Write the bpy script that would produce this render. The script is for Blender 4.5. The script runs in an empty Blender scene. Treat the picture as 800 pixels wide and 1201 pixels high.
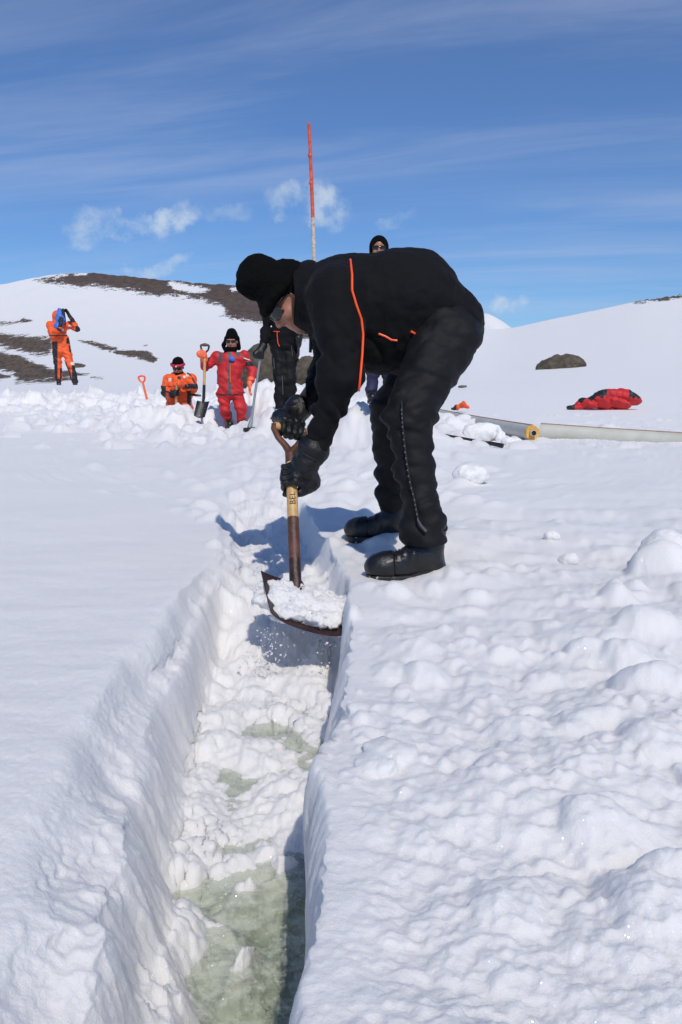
import bpy, bmesh, math, random
import numpy as np
from mathutils import Vector, Matrix
random.seed(5); rng = np.random.default_rng(5)
S = bpy.context.scene; COL = S.collection
R = math.radians

# ------------------------------------------------------------------ camera, sky, sun, exposure
PITCH = R(8.08); CAMZ = 0.65
cam = bpy.data.objects.new('camera', bpy.data.cameras.new('camera')); COL.objects.link(cam)
cam.location = (0, 0, CAMZ); cam.rotation_euler = (R(90) - PITCH, 0, 0)
cam.data.sensor_fit = 'VERTICAL'; cam.data.sensor_height = 36; cam.data.lens = 29.98
cam.data.clip_start = 0.02; cam.data.clip_end = 20000
S.camera = cam
S.view_settings.view_transform = 'Standard'; S.view_settings.look = 'None'
S.view_settings.exposure = -0.21; S.view_settings.gamma = 1.0
SUN_D = Vector((-0.22, 0.87, -1.0)).normalized()          # the way the light travels
el = math.asin(-SUN_D.z); az = math.atan2(-SUN_D.x, -SUN_D.y)
sun = bpy.data.objects.new('sun', bpy.data.lights.new('sun', 'SUN')); COL.objects.link(sun)
sun.data.energy = 3.5; sun.data.angle = R(0.53); sun.data.color = (1.0, 0.93, 0.83)
sun.rotation_euler = SUN_D.to_track_quat('-Z', 'Y').to_euler(); sun.location = (3, -5, 8)

class NT:
    def __init__(s, tree): s.t = tree; s.n = tree.nodes; s.l = tree.links
    def new(s, t, **kw):
        n = s.n.new(t)
        for k, v in kw.items():
            if k.startswith('i_'):
                key = k[2:]; key = int(key) if key.isdigit() else key.replace('_', ' ')
                sock = n.inputs[key]
                if isinstance(v, bpy.types.NodeSocket): s.l.new(v, sock)
                else: sock.default_value = v
            else: setattr(n, k, v)
        return n
    def math(s, op, a, b=0.0, c=0.0, clamp=False):
        n = s.n.new('ShaderNodeMath'); n.operation = op; n.use_clamp = clamp
        for i, v in enumerate((a, b, c)):
            if isinstance(v, bpy.types.NodeSocket): s.l.new(v, n.inputs[i])
            else: n.inputs[i].default_value = v
        return n.outputs[0]
    def vmath(s, op, a, b=(0, 0, 0), out=0):
        n = s.n.new('ShaderNodeVectorMath'); n.operation = op
        for i, v in enumerate((a, b)):
            if isinstance(v, bpy.types.NodeSocket): s.l.new(v, n.inputs[i])
            else: n.inputs[i].default_value = v
        return n.outputs[out]
    def mix(s, f, a, b, mode='MIX'):
        n = s.n.new('ShaderNodeMix'); n.data_type = 'RGBA'; n.blend_type = mode
        for k, v in ((0, f), (6, a), (7, b)):
            if isinstance(v, bpy.types.NodeSocket): s.l.new(v, n.inputs[k])
            else: n.inputs[k].default_value = v if k == 0 else (tuple(v) + (1,))[:4]
        return n.outputs[2]
    def noise(s, vec, scale, detail=4, rough=.55, dist=0.0, out='Fac'):
        n = s.n.new('ShaderNodeTexNoise'); s.l.new(vec, n.inputs['Vector'])
        n.inputs['Scale'].default_value = scale; n.inputs['Detail'].default_value = detail
        n.inputs['Roughness'].default_value = rough; n.inputs['Distortion'].default_value = dist
        return n.outputs[out]
    def sstep(s, v, a, b):
        n = s.n.new('ShaderNodeMapRange'); n.interpolation_type = 'SMOOTHSTEP'
        s.l.new(v, n.inputs[0]); n.inputs[1].default_value = a; n.inputs[2].default_value = b
        return n.outputs[0]

def pixdir(px, py):
    u = (px - 400) / 1000; v = (600 - py) / 1000
    return Vector((u, math.cos(PITCH) + v * math.sin(PITCH), -math.sin(PITCH) + v * math.cos(PITCH)))

w = bpy.data.worlds.new('World'); S.world = w; w.use_nodes = True
k = NT(w.node_tree); k.n.clear()
sky = k.new('ShaderNodeTexSky'); sky.sky_type = 'NISHITA'; sky.sun_disc = False
sky.sun_elevation = el; sky.sun_rotation = az; sky.altitude = 300
sky.air_density = 1.0; sky.dust_density = 0.15; sky.ozone_density = 2.5
tc = k.new('ShaderNodeTexCoord').outputs['Generated']
dirn = k.vmath('NORMALIZE', tc)
sep = k.new('ShaderNodeSeparateXYZ', i_0=dirn)
zc = k.math('MAXIMUM', sep.outputs[2], 0.0)
# cirrus: streaks on a high flat layer
hz = k.math('ADD', zc, 0.10)
cx = k.math('DIVIDE', sep.outputs[0], hz); cy = k.math('DIVIDE', sep.outputs[1], hz)
a1 = R(-14)
u1 = k.math('ADD', k.math('MULTIPLY', cx, math.cos(a1) * .42), k.math('MULTIPLY', cy, math.sin(a1) * .42))
v1 = k.math('ADD', k.math('MULTIPLY', cx, -math.sin(a1) * 2.1), k.math('MULTIPLY', cy, math.cos(a1) * 2.1))
cv = k.new('ShaderNodeCombineXYZ', i_0=u1, i_1=v1).outputs[0]
n1 = k.noise(cv, 1.15, 9, .62, .5)
n2 = k.noise(cv, .35, 3, .5, .2)
cir = k.math('MULTIPLY', k.sstep(n1, .36, .78), k.sstep(n2, .32, .62))
cir = k.math('ADD', cir, k.math('MULTIPLY', k.sstep(n2, .3, .7), .16))
cir = k.math('MULTIPLY', cir, k.sstep(sep.outputs[2], -.02, .12), clamp=True)
# small fair-weather puffs low over the hills
puff = None
wob = k.vmath('SCALE', k.vmath('SUBTRACT', k.noise(dirn, 14, 6, .6, out='Color'), (.5, .5, .5)), (0, 0, 0))
wob.node.inputs[3].default_value = .09
for (px, py, rx, ry, tilt, st) in [(205, 250, 30, 15, .45, .75), (160, 266, 46, 10, .2, .62), (108, 272, 30, 16, .1, .55), (345, 238, 34, 12, -.1, .5),
                                   (384, 247, 20, 24, .3, .72), (584, 358, 16, 15, 0, .8), (613, 366, 15, 11, 0, .55), (190, 313, 28, 9, .3, .5), (470, 262, 20, 8, 0, .3), (255, 248, 20, 10, 0, .25)]:
    c = pixdir(px, py).normalized()
    r_ = Vector((c.y, -c.x, 0)).normalized(); u_ = r_.cross(c)
    ct, st_ = math.cos(tilt), math.sin(tilt)
    A = r_ * ct + u_ * st_; B = u_ * ct - r_ * st_
    d = k.vmath('ADD', k.vmath('SUBTRACT', dirn, tuple(c)), wob)
    da = k.math('MULTIPLY', k.vmath('DOT_PRODUCT', d, tuple(A), 1), 1000 / rx)
    db = k.math('MULTIPLY', k.vmath('DOT_PRODUCT', d, tuple(B), 1), 1000 / ry)
    dc = k.math('MULTIPLY', k.vmath('DOT_PRODUCT', dirn, tuple(c), 1), 1.0)
    rr = k.math('ADD', k.math('MULTIPLY', da, da), k.math('MULTIPLY', db, db))
    m = k.math('MULTIPLY', k.math('MULTIPLY', k.sstep(rr, 1.9, .0), k.sstep(dc, .9, .95)), st)
    puff = m if puff is None else k.math('MAXIMUM', puff, m)
brk = k.sstep(k.noise(dirn, 34, 7, .62), .30, .68)
puff = k.math('MULTIPLY', puff, brk)
col = k.mix(1.0, sky.outputs[0], (0.60, 0.87, 1.24), 'MULTIPLY')
CLOUD = (6.4, 7.2, 9.2)
col = k.mix(k.math('MULTIPLY', cir, .36), col, CLOUD)
col = k.mix(k.math('MULTIPLY', puff, 1.15, clamp=True), col, (7.0, 8.2, 9.6))
bg = k.new('ShaderNodeBackground', i_0=col, i_1=0.096)
k.l.new(bg.outputs[0], k.new('ShaderNodeOutputWorld').inputs[0])

S.cycles.max_bounces = 7; S.cycles.diffuse_bounces = 4; S.cycles.transparent_max_bounces = 12
S.cycles.use_adaptive_sampling = True; S.cycles.use_denoising = True
S.cycles.sample_clamp_indirect = 4.0; S.cycles.caustics_reflective = False; S.cycles.caustics_refractive = False

# ------------------------------------------------------------------ helpers
CAM = Vector((0, 0, CAMZ))
def W(px, py, Y):
    "the point of the place that stands Y metres ahead and is seen at photo pixel px, py"
    d = pixdir(px, py); return CAM + d * (Y / d.y)
def A3(v): return np.array(v, float)
def lerp(a, b, t): return a + (b - a) * t
def sst(x, a, b):
    t = np.clip((x - a) / (b - a), 0, 1); return t * t * (3 - 2 * t)

_perm = rng.permutation(4096).astype(np.int64); _g = rng.normal(size=(4096, 3)); _g /= np.linalg.norm(_g, axis=1)[:, None]
_g = _g.astype(np.float32)
def _h(ix, iy, iz): return _perm[(_perm[(_perm[ix & 4095] + iy) & 4095] + iz) & 4095]
def gnoise(x, y, z):
    "gradient noise about -1..1"
    x = np.asarray(x, np.float64); y = np.broadcast_to(np.asarray(y, np.float64), x.shape); z = np.broadcast_to(np.asarray(z, np.float64), x.shape)
    xi = np.floor(x).astype(np.int64); yi = np.floor(y).astype(np.int64); zi = np.floor(z).astype(np.int64)
    xf = (x - xi).astype(np.float32); yf = (y - yi).astype(np.float32); zf = (z - zi).astype(np.float32)
    u = xf * xf * xf * (xf * (xf * 6 - 15) + 10); v = yf * yf * yf * (yf * (yf * 6 - 15) + 10); w_ = zf * zf * zf * (zf * (zf * 6 - 15) + 10)
    out = 0
    for dx in (0, 1):
        wx = u if dx else 1 - u
        for dy in (0, 1):
            wy = v if dy else 1 - v
            for dz in (0, 1):
                wz = w_ if dz else 1 - w_
                g = _g[_h(xi + dx, yi + dy, zi + dz)]
                out = out + wx * wy * wz * (g[..., 0] * (xf - dx) + g[..., 1] * (yf - dy) + g[..., 2] * (zf - dz))
    return out * 1.6
def fbm(x, y, z, sc, oct=3, gain=.5):
    o = 0; a = 1; f = 1 / sc
    for i in range(oct):
        o = o + a * gnoise(x * f + 17.3 * i, y * f - 9.1 * i, z * f + 3.7 * i); a *= gain; f *= 2.03
    return o
def billow(x, y, z, sc, oct=3, gain=.5):
    o = 0; a = 1; f = 1 / sc
    for i in range(oct):
        o = o + a * (np.abs(gnoise(x * f + 31.7 * i, y * f + 5.3 * i, z * f - 8.9 * i)) - .3); a *= gain; f *= 2.1
    return o

def mesh_np(name, V, F, mats, smooth=True, matidx=None):
    "V (n,3), F (m,k) numpy"
    me = bpy.data.meshes.new(name); V = np.ascontiguousarray(V, np.float32); F = np.ascontiguousarray(F, np.int32)
    me.vertices.add(len(V)); me.vertices.foreach_set('co', V.ravel())
    kk = F.shape[1]; me.loops.add(F.size); me.loops.foreach_set('vertex_index', F.ravel())
    me.polygons.add(len(F)); me.polygons.foreach_set('loop_start', np.arange(0, F.size, kk, dtype=np.int32))
    me.polygons.foreach_set('loop_total', np.full(len(F), kk, np.int32))
    me.polygons.foreach_set('use_smooth', np.full(len(F), smooth))
    for m in (mats if isinstance(mats, (list, tuple)) else [mats]): me.materials.append(m)
    me.update(calc_edges=True); me.validate(); return me
def link(name, me, parent=None, loc=None):
    o = bpy.data.objects.new(name, me); COL.objects.link(o)
    if parent is not None: o.parent = parent
    if loc is not None: o.location = loc
    return o
def tag(o, label=None, cat=None, group=None, kind=None):
    if label: o['label'] = label
    if cat: o['category'] = cat
    if group: o['group'] = group
    if kind: o['kind'] = kind
    return o
def empty(name, loc, label, cat, group=None):
    o = bpy.data.objects.new(name, None); COL.objects.link(o); o.location = loc; o.empty_display_size = .1
    return tag(o, label, cat, group)
def shift(me, base):
    me.transform(Matrix.Translation(-Vector(base))); return me

class MB:
    "collects rings and boxes, links them as one mesh in world coordinates"
    def __init__(s): s.v = []; s.f = []
    def add(s, V, F):
        b = len(s.v); s.v += [tuple(p) for p in V]; s.f += [tuple(i + b for i in f) for f in F]
    def tube(s, path, rad, seg=12, cap=True, flat=None, closed=False):
        P = [Vector(p) for p in path]; n = len(P)
        if not isinstance(rad, (list, tuple)): rad = [rad] * n
        t0 = (P[1] - P[0]).normalized(); up = Vector((0, 0, 1)) if abs(t0.z) < .9 else Vector((1, 0, 0))
        nrm = t0.cross(up).normalized(); V = []; F = []
        for i in range(n):
            if closed: t = (P[(i + 1) % n] - P[i - 1])
            else: t = (P[min(i + 1, n - 1)] - P[max(i - 1, 0)])
            t.normalize(); nrm = (nrm - t * nrm.dot(t)).normalized(); b = t.cross(nrm)
            if flat is not None:
                fz = Vector(flat[0]); fz = (fz - t * fz.dot(t)).normalized(); nrm = fz; b = t.cross(nrm)
            for j in range(seg):
                a = 2 * math.pi * j / seg
                V.append(P[i] + nrm * math.cos(a) * rad[i] * (flat[1] if flat else 1) + b * math.sin(a) * rad[i])
        m = n if closed else n - 1
        for i in range(m):
            for j in range(seg):
                i2 = (i + 1) % n
                F.append((i * seg + j, i * seg + (j + 1) % seg, i2 * seg + (j + 1) % seg, i2 * seg + j))
        if cap and not closed:
            F.append(tuple(range(seg))[::-1]); F.append(tuple((n - 1) * seg + j for j in range(seg)))
        s.add(V, F); return s
    def box(s, c, x, y, z):
        c, x, y, z = map(Vector, (c, x, y, z))
        V = [c + x * i + y * j + z * l for l in (-1, 1) for j in (-1, 1) for i in (-1, 1)]
        s.add(V, [(0, 2, 3, 1), (4, 5, 7, 6), (0, 1, 5, 4), (2, 6, 7, 3), (0, 4, 6, 2), (1, 3, 7, 5)]); return s
    def sheet(s, G, th, nrm=None):
        "G: rows x cols of points; a plate of thickness th"
        nr, nc = len(G), len(G[0]); T = []; Bt = []
        for i in range(nr):
            for j in range(nc):
                a = Vector(G[min(i + 1, nr - 1)][j]) - Vector(G[max(i - 1, 0)][j]); b = Vector(G[i][min(j + 1, nc - 1)]) - Vector(G[i][max(j - 1, 0)])
                n_ = a.cross(b).normalized(); T.append(Vector(G[i][j]) + n_ * th / 2); Bt.append(Vector(G[i][j]) - n_ * th / 2)
        q = nr * nc; F = []
        for i in range(nr - 1):
            for j in range(nc - 1):
                a = i * nc + j; F.append((a, a + nc, a + nc + 1, a + 1)); F.append((q + a, q + a + 1, q + a + nc + 1, q + a + nc))
        ring = [j for j in range(nc)] + [i * nc + nc - 1 for i in range(1, nr)] + [(nr - 1) * nc + j for j in range(nc - 2, -1, -1)] + [i * nc for i in range(nr - 2, 0, -1)]
        for a, b in zip(ring, ring[1:] + ring[:1]): F.append((a, b, q + b, q + a))
        s.add(T + Bt, F); return s
    def obj(s, name, mat, parent=None, smooth=True, bevel=0, sharp=40):
        me = bpy.data.meshes.new(name); me.from_pydata(s.v, [], s.f); me.materials.append(mat)
        bm = bmesh.new(); bm.from_mesh(me)
        bmesh.ops.recalc_face_normals(bm, faces=bm.faces)
        if bevel:
            es = [e for e in bm.edges if len(e.link_faces) == 2 and e.calc_face_angle(0) > R(sharp)]
            bmesh.ops.bevel(bm, geom=es, offset=bevel, segments=2, affect='EDGES', profile=.6)
        for f in bm.faces: f.smooth = smooth
        for e in bm.edges:
            if len(e.link_faces) == 2 and e.calc_face_angle(0) > R(sharp): e.smooth = False
        bm.to_mesh(me); bm.free()
        if parent is not None: shift(me, parent.matrix_world.translation if False else parent_loc(parent))
        return link(name, me, parent)
def parent_loc(p):
    v = Vector((0, 0, 0))
    while p is not None: v += Vector(p.location); p = p.parent
    return v

# signed-distance modelling, meshed with surface nets ------------------------------------------
def edges_tbl():
    c = [(i, j, l) for i in (0, 1) for j in (0, 1) for l in (0, 1)]
    return c, [(a, b) for a in range(8) for b in range(a + 1, 8) if sum(abs(np.array(c[a]) - np.array(c[b]))) == 1]
_C8, _E12 = edges_tbl()
def surface_nets(D, org, h):
    neg = D < 0; nx, ny, nz = D.shape
    cnt = np.zeros((nx - 1, ny - 1, nz - 1), np.int8)
    for (i, j, l) in _C8: cnt += neg[i:nx - 1 + i, j:ny - 1 + j, l:nz - 1 + l]
    act = (cnt > 0) & (cnt < 8); I = np.argwhere(act)
    idx = np.full(act.shape, -1, np.int64); idx[act] = np.arange(len(I))
    cv = np.stack([D[I[:, 0] + i, I[:, 1] + j, I[:, 2] + l] for (i, j, l) in _C8], 1)
    P = np.zeros((len(I), 3)); n = np.zeros(len(I))
    C = np.array(_C8, float)
    for a, b in _E12:
        m = (cv[:, a] < 0) != (cv[:, b] < 0); va = cv[m, a]; vb = cv[m, b]; t = va / (va - vb)
        P[m] += C[a] + (C[b] - C[a]) * t[:, None]; n[m] += 1
    P = (P / n[:, None] + I) * h + org
    Q = []
    for ax in range(3):
        o1, o2 = [(1, 2), (2, 0), (0, 1)][ax]
        s0 = [slice(None)] * 3; s1 = [slice(None)] * 3; s0[ax] = slice(0, -1); s1[ax] = slice(1, None)
        a, b = neg[tuple(s0)], neg[tuple(s1)]; E = np.argwhere(a != b)
        ok = (E[:, o1] > 0) & (E[:, o2] > 0) & (E[:, o1] < D.shape[o1] - 1) & (E[:, o2] < D.shape[o2] - 1); E = E[ok]
        e1 = np.zeros(3, int); e1[o1] = 1; e2 = np.zeros(3, int); e2[o2] = 1
        q = np.stack([idx[tuple((E - e1 - e2).T)], idx[tuple((E - e2).T)], idx[tuple(E.T)], idx[tuple((E - e1).T)]], 1)
        fl = ~a[tuple(E.T)]; q[fl] = q[fl][:, ::-1]; Q.append(q)
    return P, np.concatenate(Q)

class Field:
    def __init__(s): s.p = []; s.cuts = []; s.disp = None
    def _push(s, fn, lo, hi, kk, op): s.p.append((fn, np.array(lo, float), np.array(hi, float), kk, op))
    def cap(s, a, b, ra, rb=None, k=.03, wide=None, ws=1.0, op='u'):
        a = A3(a); b = A3(b); rb = ra if rb is None else rb
        if wide is not None: wd = A3(wide); wd /= np.linalg.norm(wd)
        def fn(P):
            A_, B_ = a, b; Q = P
            if wide is not None:
                g = (1 / ws - 1)
                Q = P + ((P - a) @ wd)[..., None] * g * wd; B_ = b + ((b - a) @ wd) * g * wd
            ba = B_ - A_; l2 = ba @ ba + 1e-12; h = np.clip(((Q - A_) @ ba) / l2, 0, 1)
            return np.linalg.norm(Q - A_ - h[..., None] * ba, axis=-1) - (ra + (rb - ra) * h)
        m = max(ra, rb) * max(ws, 1)
        s._push(fn, np.minimum(a, b) - m, np.maximum(a, b) + m, k, op); return s
    def ell(s, c, r, M=None, k=.03, op='u'):
        c = A3(c); r = A3(r); M_ = np.eye(3) if M is None else np.array(M, float)
        def fn(P):
            q = (P - c) @ M_; k0 = np.linalg.norm(q / r, axis=-1); k1 = np.linalg.norm(q / (r * r), axis=-1) + 1e-9
            return k0 * (k0 - 1) / k1
        m = r.max(); s._push(fn, c - m, c + m, k, op); return s
    def slab(s, pts, up, z0, z1, k=.004, op='u', rnd=.004):
        "pts: [(point, radius)...] footprint chain, extruded from z0 to z1 along up (relative to the first point)"
        up = A3(up); o = A3(pts[0][0])
        def fn(P):
            z = (P - o) @ up; best = None
            for (a, ra), (b, rb) in zip(pts, pts[1:]):
                a = A3(a); b = A3(b); ba = b - a; ba = ba - (ba @ up) * up; q = P - a; q = q - (q @ up)[..., None] * up
                h = np.clip((q @ ba) / (ba @ ba), 0, 1); d = np.linalg.norm(q - h[..., None] * ba, axis=-1) - lerp(ra, rb, h)
                best = d if best is None else smin(best, d, .02)
            dz = np.maximum(z0 - z, z - z1) + rnd; d = best + rnd
            return np.minimum(np.maximum(d, dz), 0) + np.hypot(np.maximum(d, 0), np.maximum(dz, 0)) - rnd
        A_ = np.array([A3(p) for p, r in pts]); m = max(r for p, r in pts) + max(abs(z0), abs(z1))
        s._push(fn, A_.min(0) - m, A_.max(0) + m, k, op); return s
    def cut(s, p, n):
        "keep only the side the normal points away from"
        p = A3(p); n = A3(n); n = n / np.linalg.norm(n); s.cuts.append(lambda P: (P - p) @ n); return s
    def at(s, P):
        P = np.atleast_2d(A3(P)); D = np.full(P.shape[:-1], 1e3)
        for fn, lo, hi, kk, op in s.p:
            f = fn(P); D = smin(D, f, kk) if op == 'u' else -smin(-D, f, kk)
        for c in s.cuts: D = np.maximum(D, c(P))
        return D
    def mesh(s, h):
        lo = np.min([p[1] for p in s.p if p[4] == 'u'], 0) - .03 - 3 * h; hi = np.max([p[2] for p in s.p if p[4] == 'u'], 0) + .03 + 3 * h
        n = np.ceil((hi - lo) / h).astype(int) + 1
        ax = [lo[i] + h * np.arange(n[i]) for i in range(3)]
        D = np.full(tuple(n), 1e3, np.float32)
        for fn, a, b, kk, op in s.p:
            i0 = np.clip(np.floor((a - kk - 3 * h - lo) / h).astype(int), 0, n - 1); i1 = np.clip(np.ceil((b + kk + 3 * h - lo) / h).astype(int) + 1, 1, n)
            G = np.stack(np.meshgrid(*[ax[i][i0[i]:i1[i]] for i in range(3)], indexing='ij'), -1)
            sl = tuple(slice(i0[i], i1[i]) for i in range(3)); f = fn(G)
            D[sl] = smin(D[sl], f, kk) if op == 'u' else -smin(-D[sl], f, kk)
        near = np.abs(D) < 4 * h + (.03 if s.disp else 0)
        I = np.argwhere(near); P = lo + I * h
        if s.disp is not None: D[near] += s.disp(P)
        for c in s.cuts: D[near] = np.maximum(D[near], c(P))
        if s.cuts:
            far = (D < 0) & ~near; I = np.argwhere(far); P = lo + I * h
            v = D[far]
            for c in s.cuts: v = np.maximum(v, c(P))
            D[far] = v
        return surface_nets(D, lo, h)
    def obj(s, name, mat, parent, h, zones=()):
        V, F = s.mesh(h); b = parent_loc(parent) if parent is not None else Vector((0, 0, 0))
        left = np.ones(len(F), bool); C = V[F].mean(1); out = []
        for (nm, m, pred, *rest) in zones:
            z = np.nonzero(pred(C) & left)[0]
            if len(z):
                lab = np.arange(len(V)); FZ = F[z]
                for _ in range(400):
                    mn = lab[FZ].min(1); new = lab.copy(); np.minimum.at(new, FZ.ravel(), np.repeat(mn, 4))
                    if (new == lab).all(): break
                    lab = new
                fl = lab[FZ[:, 0]]
                for u in np.unique(fl):
                    q = z[fl == u]
                    if len(q) < 8: continue
                    left[q] = False; out.append((nm, m, F[q], rest))
        o = link(name, mesh_np(name, V - np.array(b), F[left], mat), parent)
        for nm, m, FF, rest in out:
            u, inv = np.unique(FF, return_inverse=True)
            c = link(nm, mesh_np(nm, V[u] - np.array(b), inv.reshape(FF.shape), m), parent)
            if rest: c['label'] = rest[0]
        return o
    def snap(s, P, n=12):
        P = np.atleast_2d(A3(P)).copy(); e = 1e-3
        for _ in range(n):
            d = s.at(P); g = np.stack([s.at(P + e * np.eye(3)[i]) - s.at(P - e * np.eye(3)[i]) for i in range(3)], -1)
            g /= np.linalg.norm(g, axis=-1)[:, None] + 1e-9; P -= g * np.clip(d, -.05, .05)[:, None] * .9
        return P
    def hit(s, px, py, off=0.0):
        "where the line of sight through a photo pixel meets this surface"
        d = np.array(pixdir(px, py).normalized()); t = 0.3
        for _ in range(160):
            v = float(s.at(np.array(CAM) + d * t)[0]) - off
            if v < 5e-4: break
            t += max(min(v, .4) * .8, 4e-4)
            if t > 40: return None
        return Vector(np.array(CAM) + d * t)
def smin(a, b, kk):
    if kk <= 0: return np.minimum(a, b)
    h = np.maximum(kk - np.abs(a - b), 0) / kk
    return np.minimum(a, b) - h * h * kk * .25
def frame(f, u):
    "columns x=right-hand side, y=forward, z=up"
    f = Vector(f).normalized(); u = Vector(u); u = (u - f * u.dot(f)).normalized(); x = f.cross(u).normalized()
    return np.array([[x[i], f[i], u[i]] for i in range(3)])

# ------------------------------------------------------------------ materials
def mat(name, col, rough=.6, metal=0, bump=0, bscale=60, var=0, vscale=8, spec=.5, sheen=0, coat=0, emit=None, snow=0, snow_lo=.6):
    m = bpy.data.materials.new(name); m.use_nodes = True; k = NT(m.node_tree); b = k.n['Principled BSDF']
    P = k.new('ShaderNodeTexCoord').outputs['Object']
    c = tuple(col) + (1,)
    b.inputs['Base Color'].default_value = c; b.inputs['Roughness'].default_value = rough; b.inputs['Metallic'].default_value = metal
    b.inputs['Specular IOR Level'].default_value = spec
    if sheen: b.inputs['Sheen Weight'].default_value = sheen; b.inputs['Sheen Roughness'].default_value = .4
    if coat: b.inputs['Coat Weight'].default_value = coat; b.inputs['Coat Roughness'].default_value = .15
    cs = None
    if var:
        n = k.noise(P, vscale, 6, .62)
        cs = k.mix(k.sstep(n, .3, .7), tuple(x * (1 - var) for x in col), tuple(min(1, x * (1 + var)) for x in col)); k.l.new(cs, b.inputs['Base Color'])
        r = k.math('ADD', k.math('MULTIPLY', n, .25), rough - .12); k.l.new(r, b.inputs['Roughness'])
    if snow:
        n = k.noise(P, 55, 5, .7); mk = k.math('MULTIPLY', k.sstep(n, snow_lo, snow_lo + .08), snow)
        cs = k.mix(mk, cs if cs else col, (.82, .84, .88)); k.l.new(cs, b.inputs['Base Color'])
    if bump:
        n = k.noise(P, bscale, 5, .6)
        bp = k.new('ShaderNodeBump', i_Height=n, i_Strength=bump, i_Distance=.01); k.l.new(bp.outputs[0], b.inputs['Normal'])
    return m

def snow_mat(name, rock=False):
    m = bpy.data.materials.new(name); m.use_nodes = True; k = NT(m.node_tree); b = k.n['Principled BSDF']
    P = k.new('ShaderNodeTexCoord').outputs['Object']
    geo = k.new('ShaderNodeNewGeometry')
    n0 = k.noise(P, 1.7, 4, .6)
    base = k.mix(k.sstep(n0, .3, .7), (.85, .845, .83), (.895, .885, .865))
    wet = k.new('ShaderNodeAttribute', attribute_name='wet').outputs['Fac']
    base = k.mix(wet, base, (.86, .90, .84))
    fine = k.noise(P, 240, 4, .75); med = k.noise(P, 38, 6, .68); big = k.noise(P, 9, 4, .6)
    # how far away the surface is from where we look is not used: only grain sizes
    h = k.math('ADD', k.math('MULTIPLY', fine, .0085), k.math('ADD', k.math('MULTIPLY', med, .008), k.math('MULTIPLY', big, .012)))
    if rock:   # the crisp grain is only raised where the field was dug and trodden; the far slopes are wind-smoothed
        h = k.math('MULTIPLY', h, k.new('ShaderNodeAttribute', attribute_name='grain').outputs['Fac'])
    bp = k.new('ShaderNodeBump', i_Height=h, i_Strength=.5, i_Distance=1.0)
    b.inputs['Roughness'].default_value = .62; b.inputs['Specular IOR Level'].default_value = .35
    b.inputs['Subsurface Weight'].default_value = .55
    b.inputs['Subsurface Radius'].default_value = (.9, 1.0, 1.15); b.inputs['Subsurface Scale'].default_value = .045
    k.l.new(bp.outputs[0], b.inputs['Normal'])
    # crystals that catch the sun
    vo = k.new('ShaderNodeTexVoronoi', i_Vector=P, i_Scale=330.0); vo.feature = 'F1'
    wn = k.new('ShaderNodeTexWhiteNoise', i_Vector=vo.outputs['Position'])
    sp = k.math('MULTIPLY', k.sstep(wn.outputs['Value'], .93, .935), k.sstep(vo.outputs['Distance'], .38, .25))
    nv = k.vmath('NORMALIZE', k.vmath('ADD', geo.outputs['Normal'], k.vmath('MULTIPLY', k.vmath('SUBTRACT', wn.outputs['Color'], (.5, .5, .5)), (.8, .8, .8))))
    spc = k.new('ShaderNodeCombineColor', i_0=k.math('MULTIPLY', sp, .55), i_1=k.math('MULTIPLY', sp, .57), i_2=k.math('MULTIPLY', sp, .60))
    gl = k.new('ShaderNodeBsdfGlossy', i_Color=spc.outputs[0], i_Roughness=.25, i_Normal=nv)
    mx = k.new('ShaderNodeAddShader', i_0=b.outputs[0], i_1=gl.outputs[0])
    out = k.n['Material Output']; last = mx.outputs[0]
    if rock:
        sd = k.new('ShaderNodeAttribute', attribute_name='rock').outputs['Fac']
        # attribute: signed size of rock cover, with ragged edge from noise in real metres
        PF = k.vmath('MULTIPLY', P, (1.0, .22, 1.6))
        rg = k.math('ADD', k.math('MULTIPLY', k.math('SUBTRACT', k.noise(PF, .42, 9, .75), .5), 3.2), k.math('MULTIPLY', k.math('SUBTRACT', k.noise(PF, 2.4, 5, .7), .5), 1.8))
        mk = k.sstep(k.math('ADD', sd, rg), -.02, .05)
        hue = k.new('ShaderNodeAttribute', attribute_name='hue').outputs['Fac']
        rn = k.noise(PF, .5, 8, .7); rf = k.noise(PF, 1.6, 6, .75)
        c1 = k.mix(k.sstep(rn, .3, .7), (.060, .040, .031), (.118, .084, .068))
        c2 = k.mix(k.sstep(rf, .34, .66), (.045, .033, .024), (.175, .130, .090))
        rc = k.mix(hue, c1, c2)
        rb = k.new('ShaderNodeBsdfPrincipled'); k.l.new(rc, rb.inputs['Base Color']); rb.inputs['Roughness'].default_value = .9
        b2 = k.new('ShaderNodeBump', i_Height=k.math('ADD', k.math('MULTIPLY', rn, 1.2), k.math('MULTIPLY', rf, .3)), i_Strength=.7, i_Distance=1.0); k.l.new(b2.outputs[0], rb.inputs['Normal'])
        m2 = k.new('ShaderNodeMixShader', i_0=mk, i_1=last, i_2=rb.outputs[0]); last = m2.outputs[0]
    k.l.new(last, out.inputs[0]); return m

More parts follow.
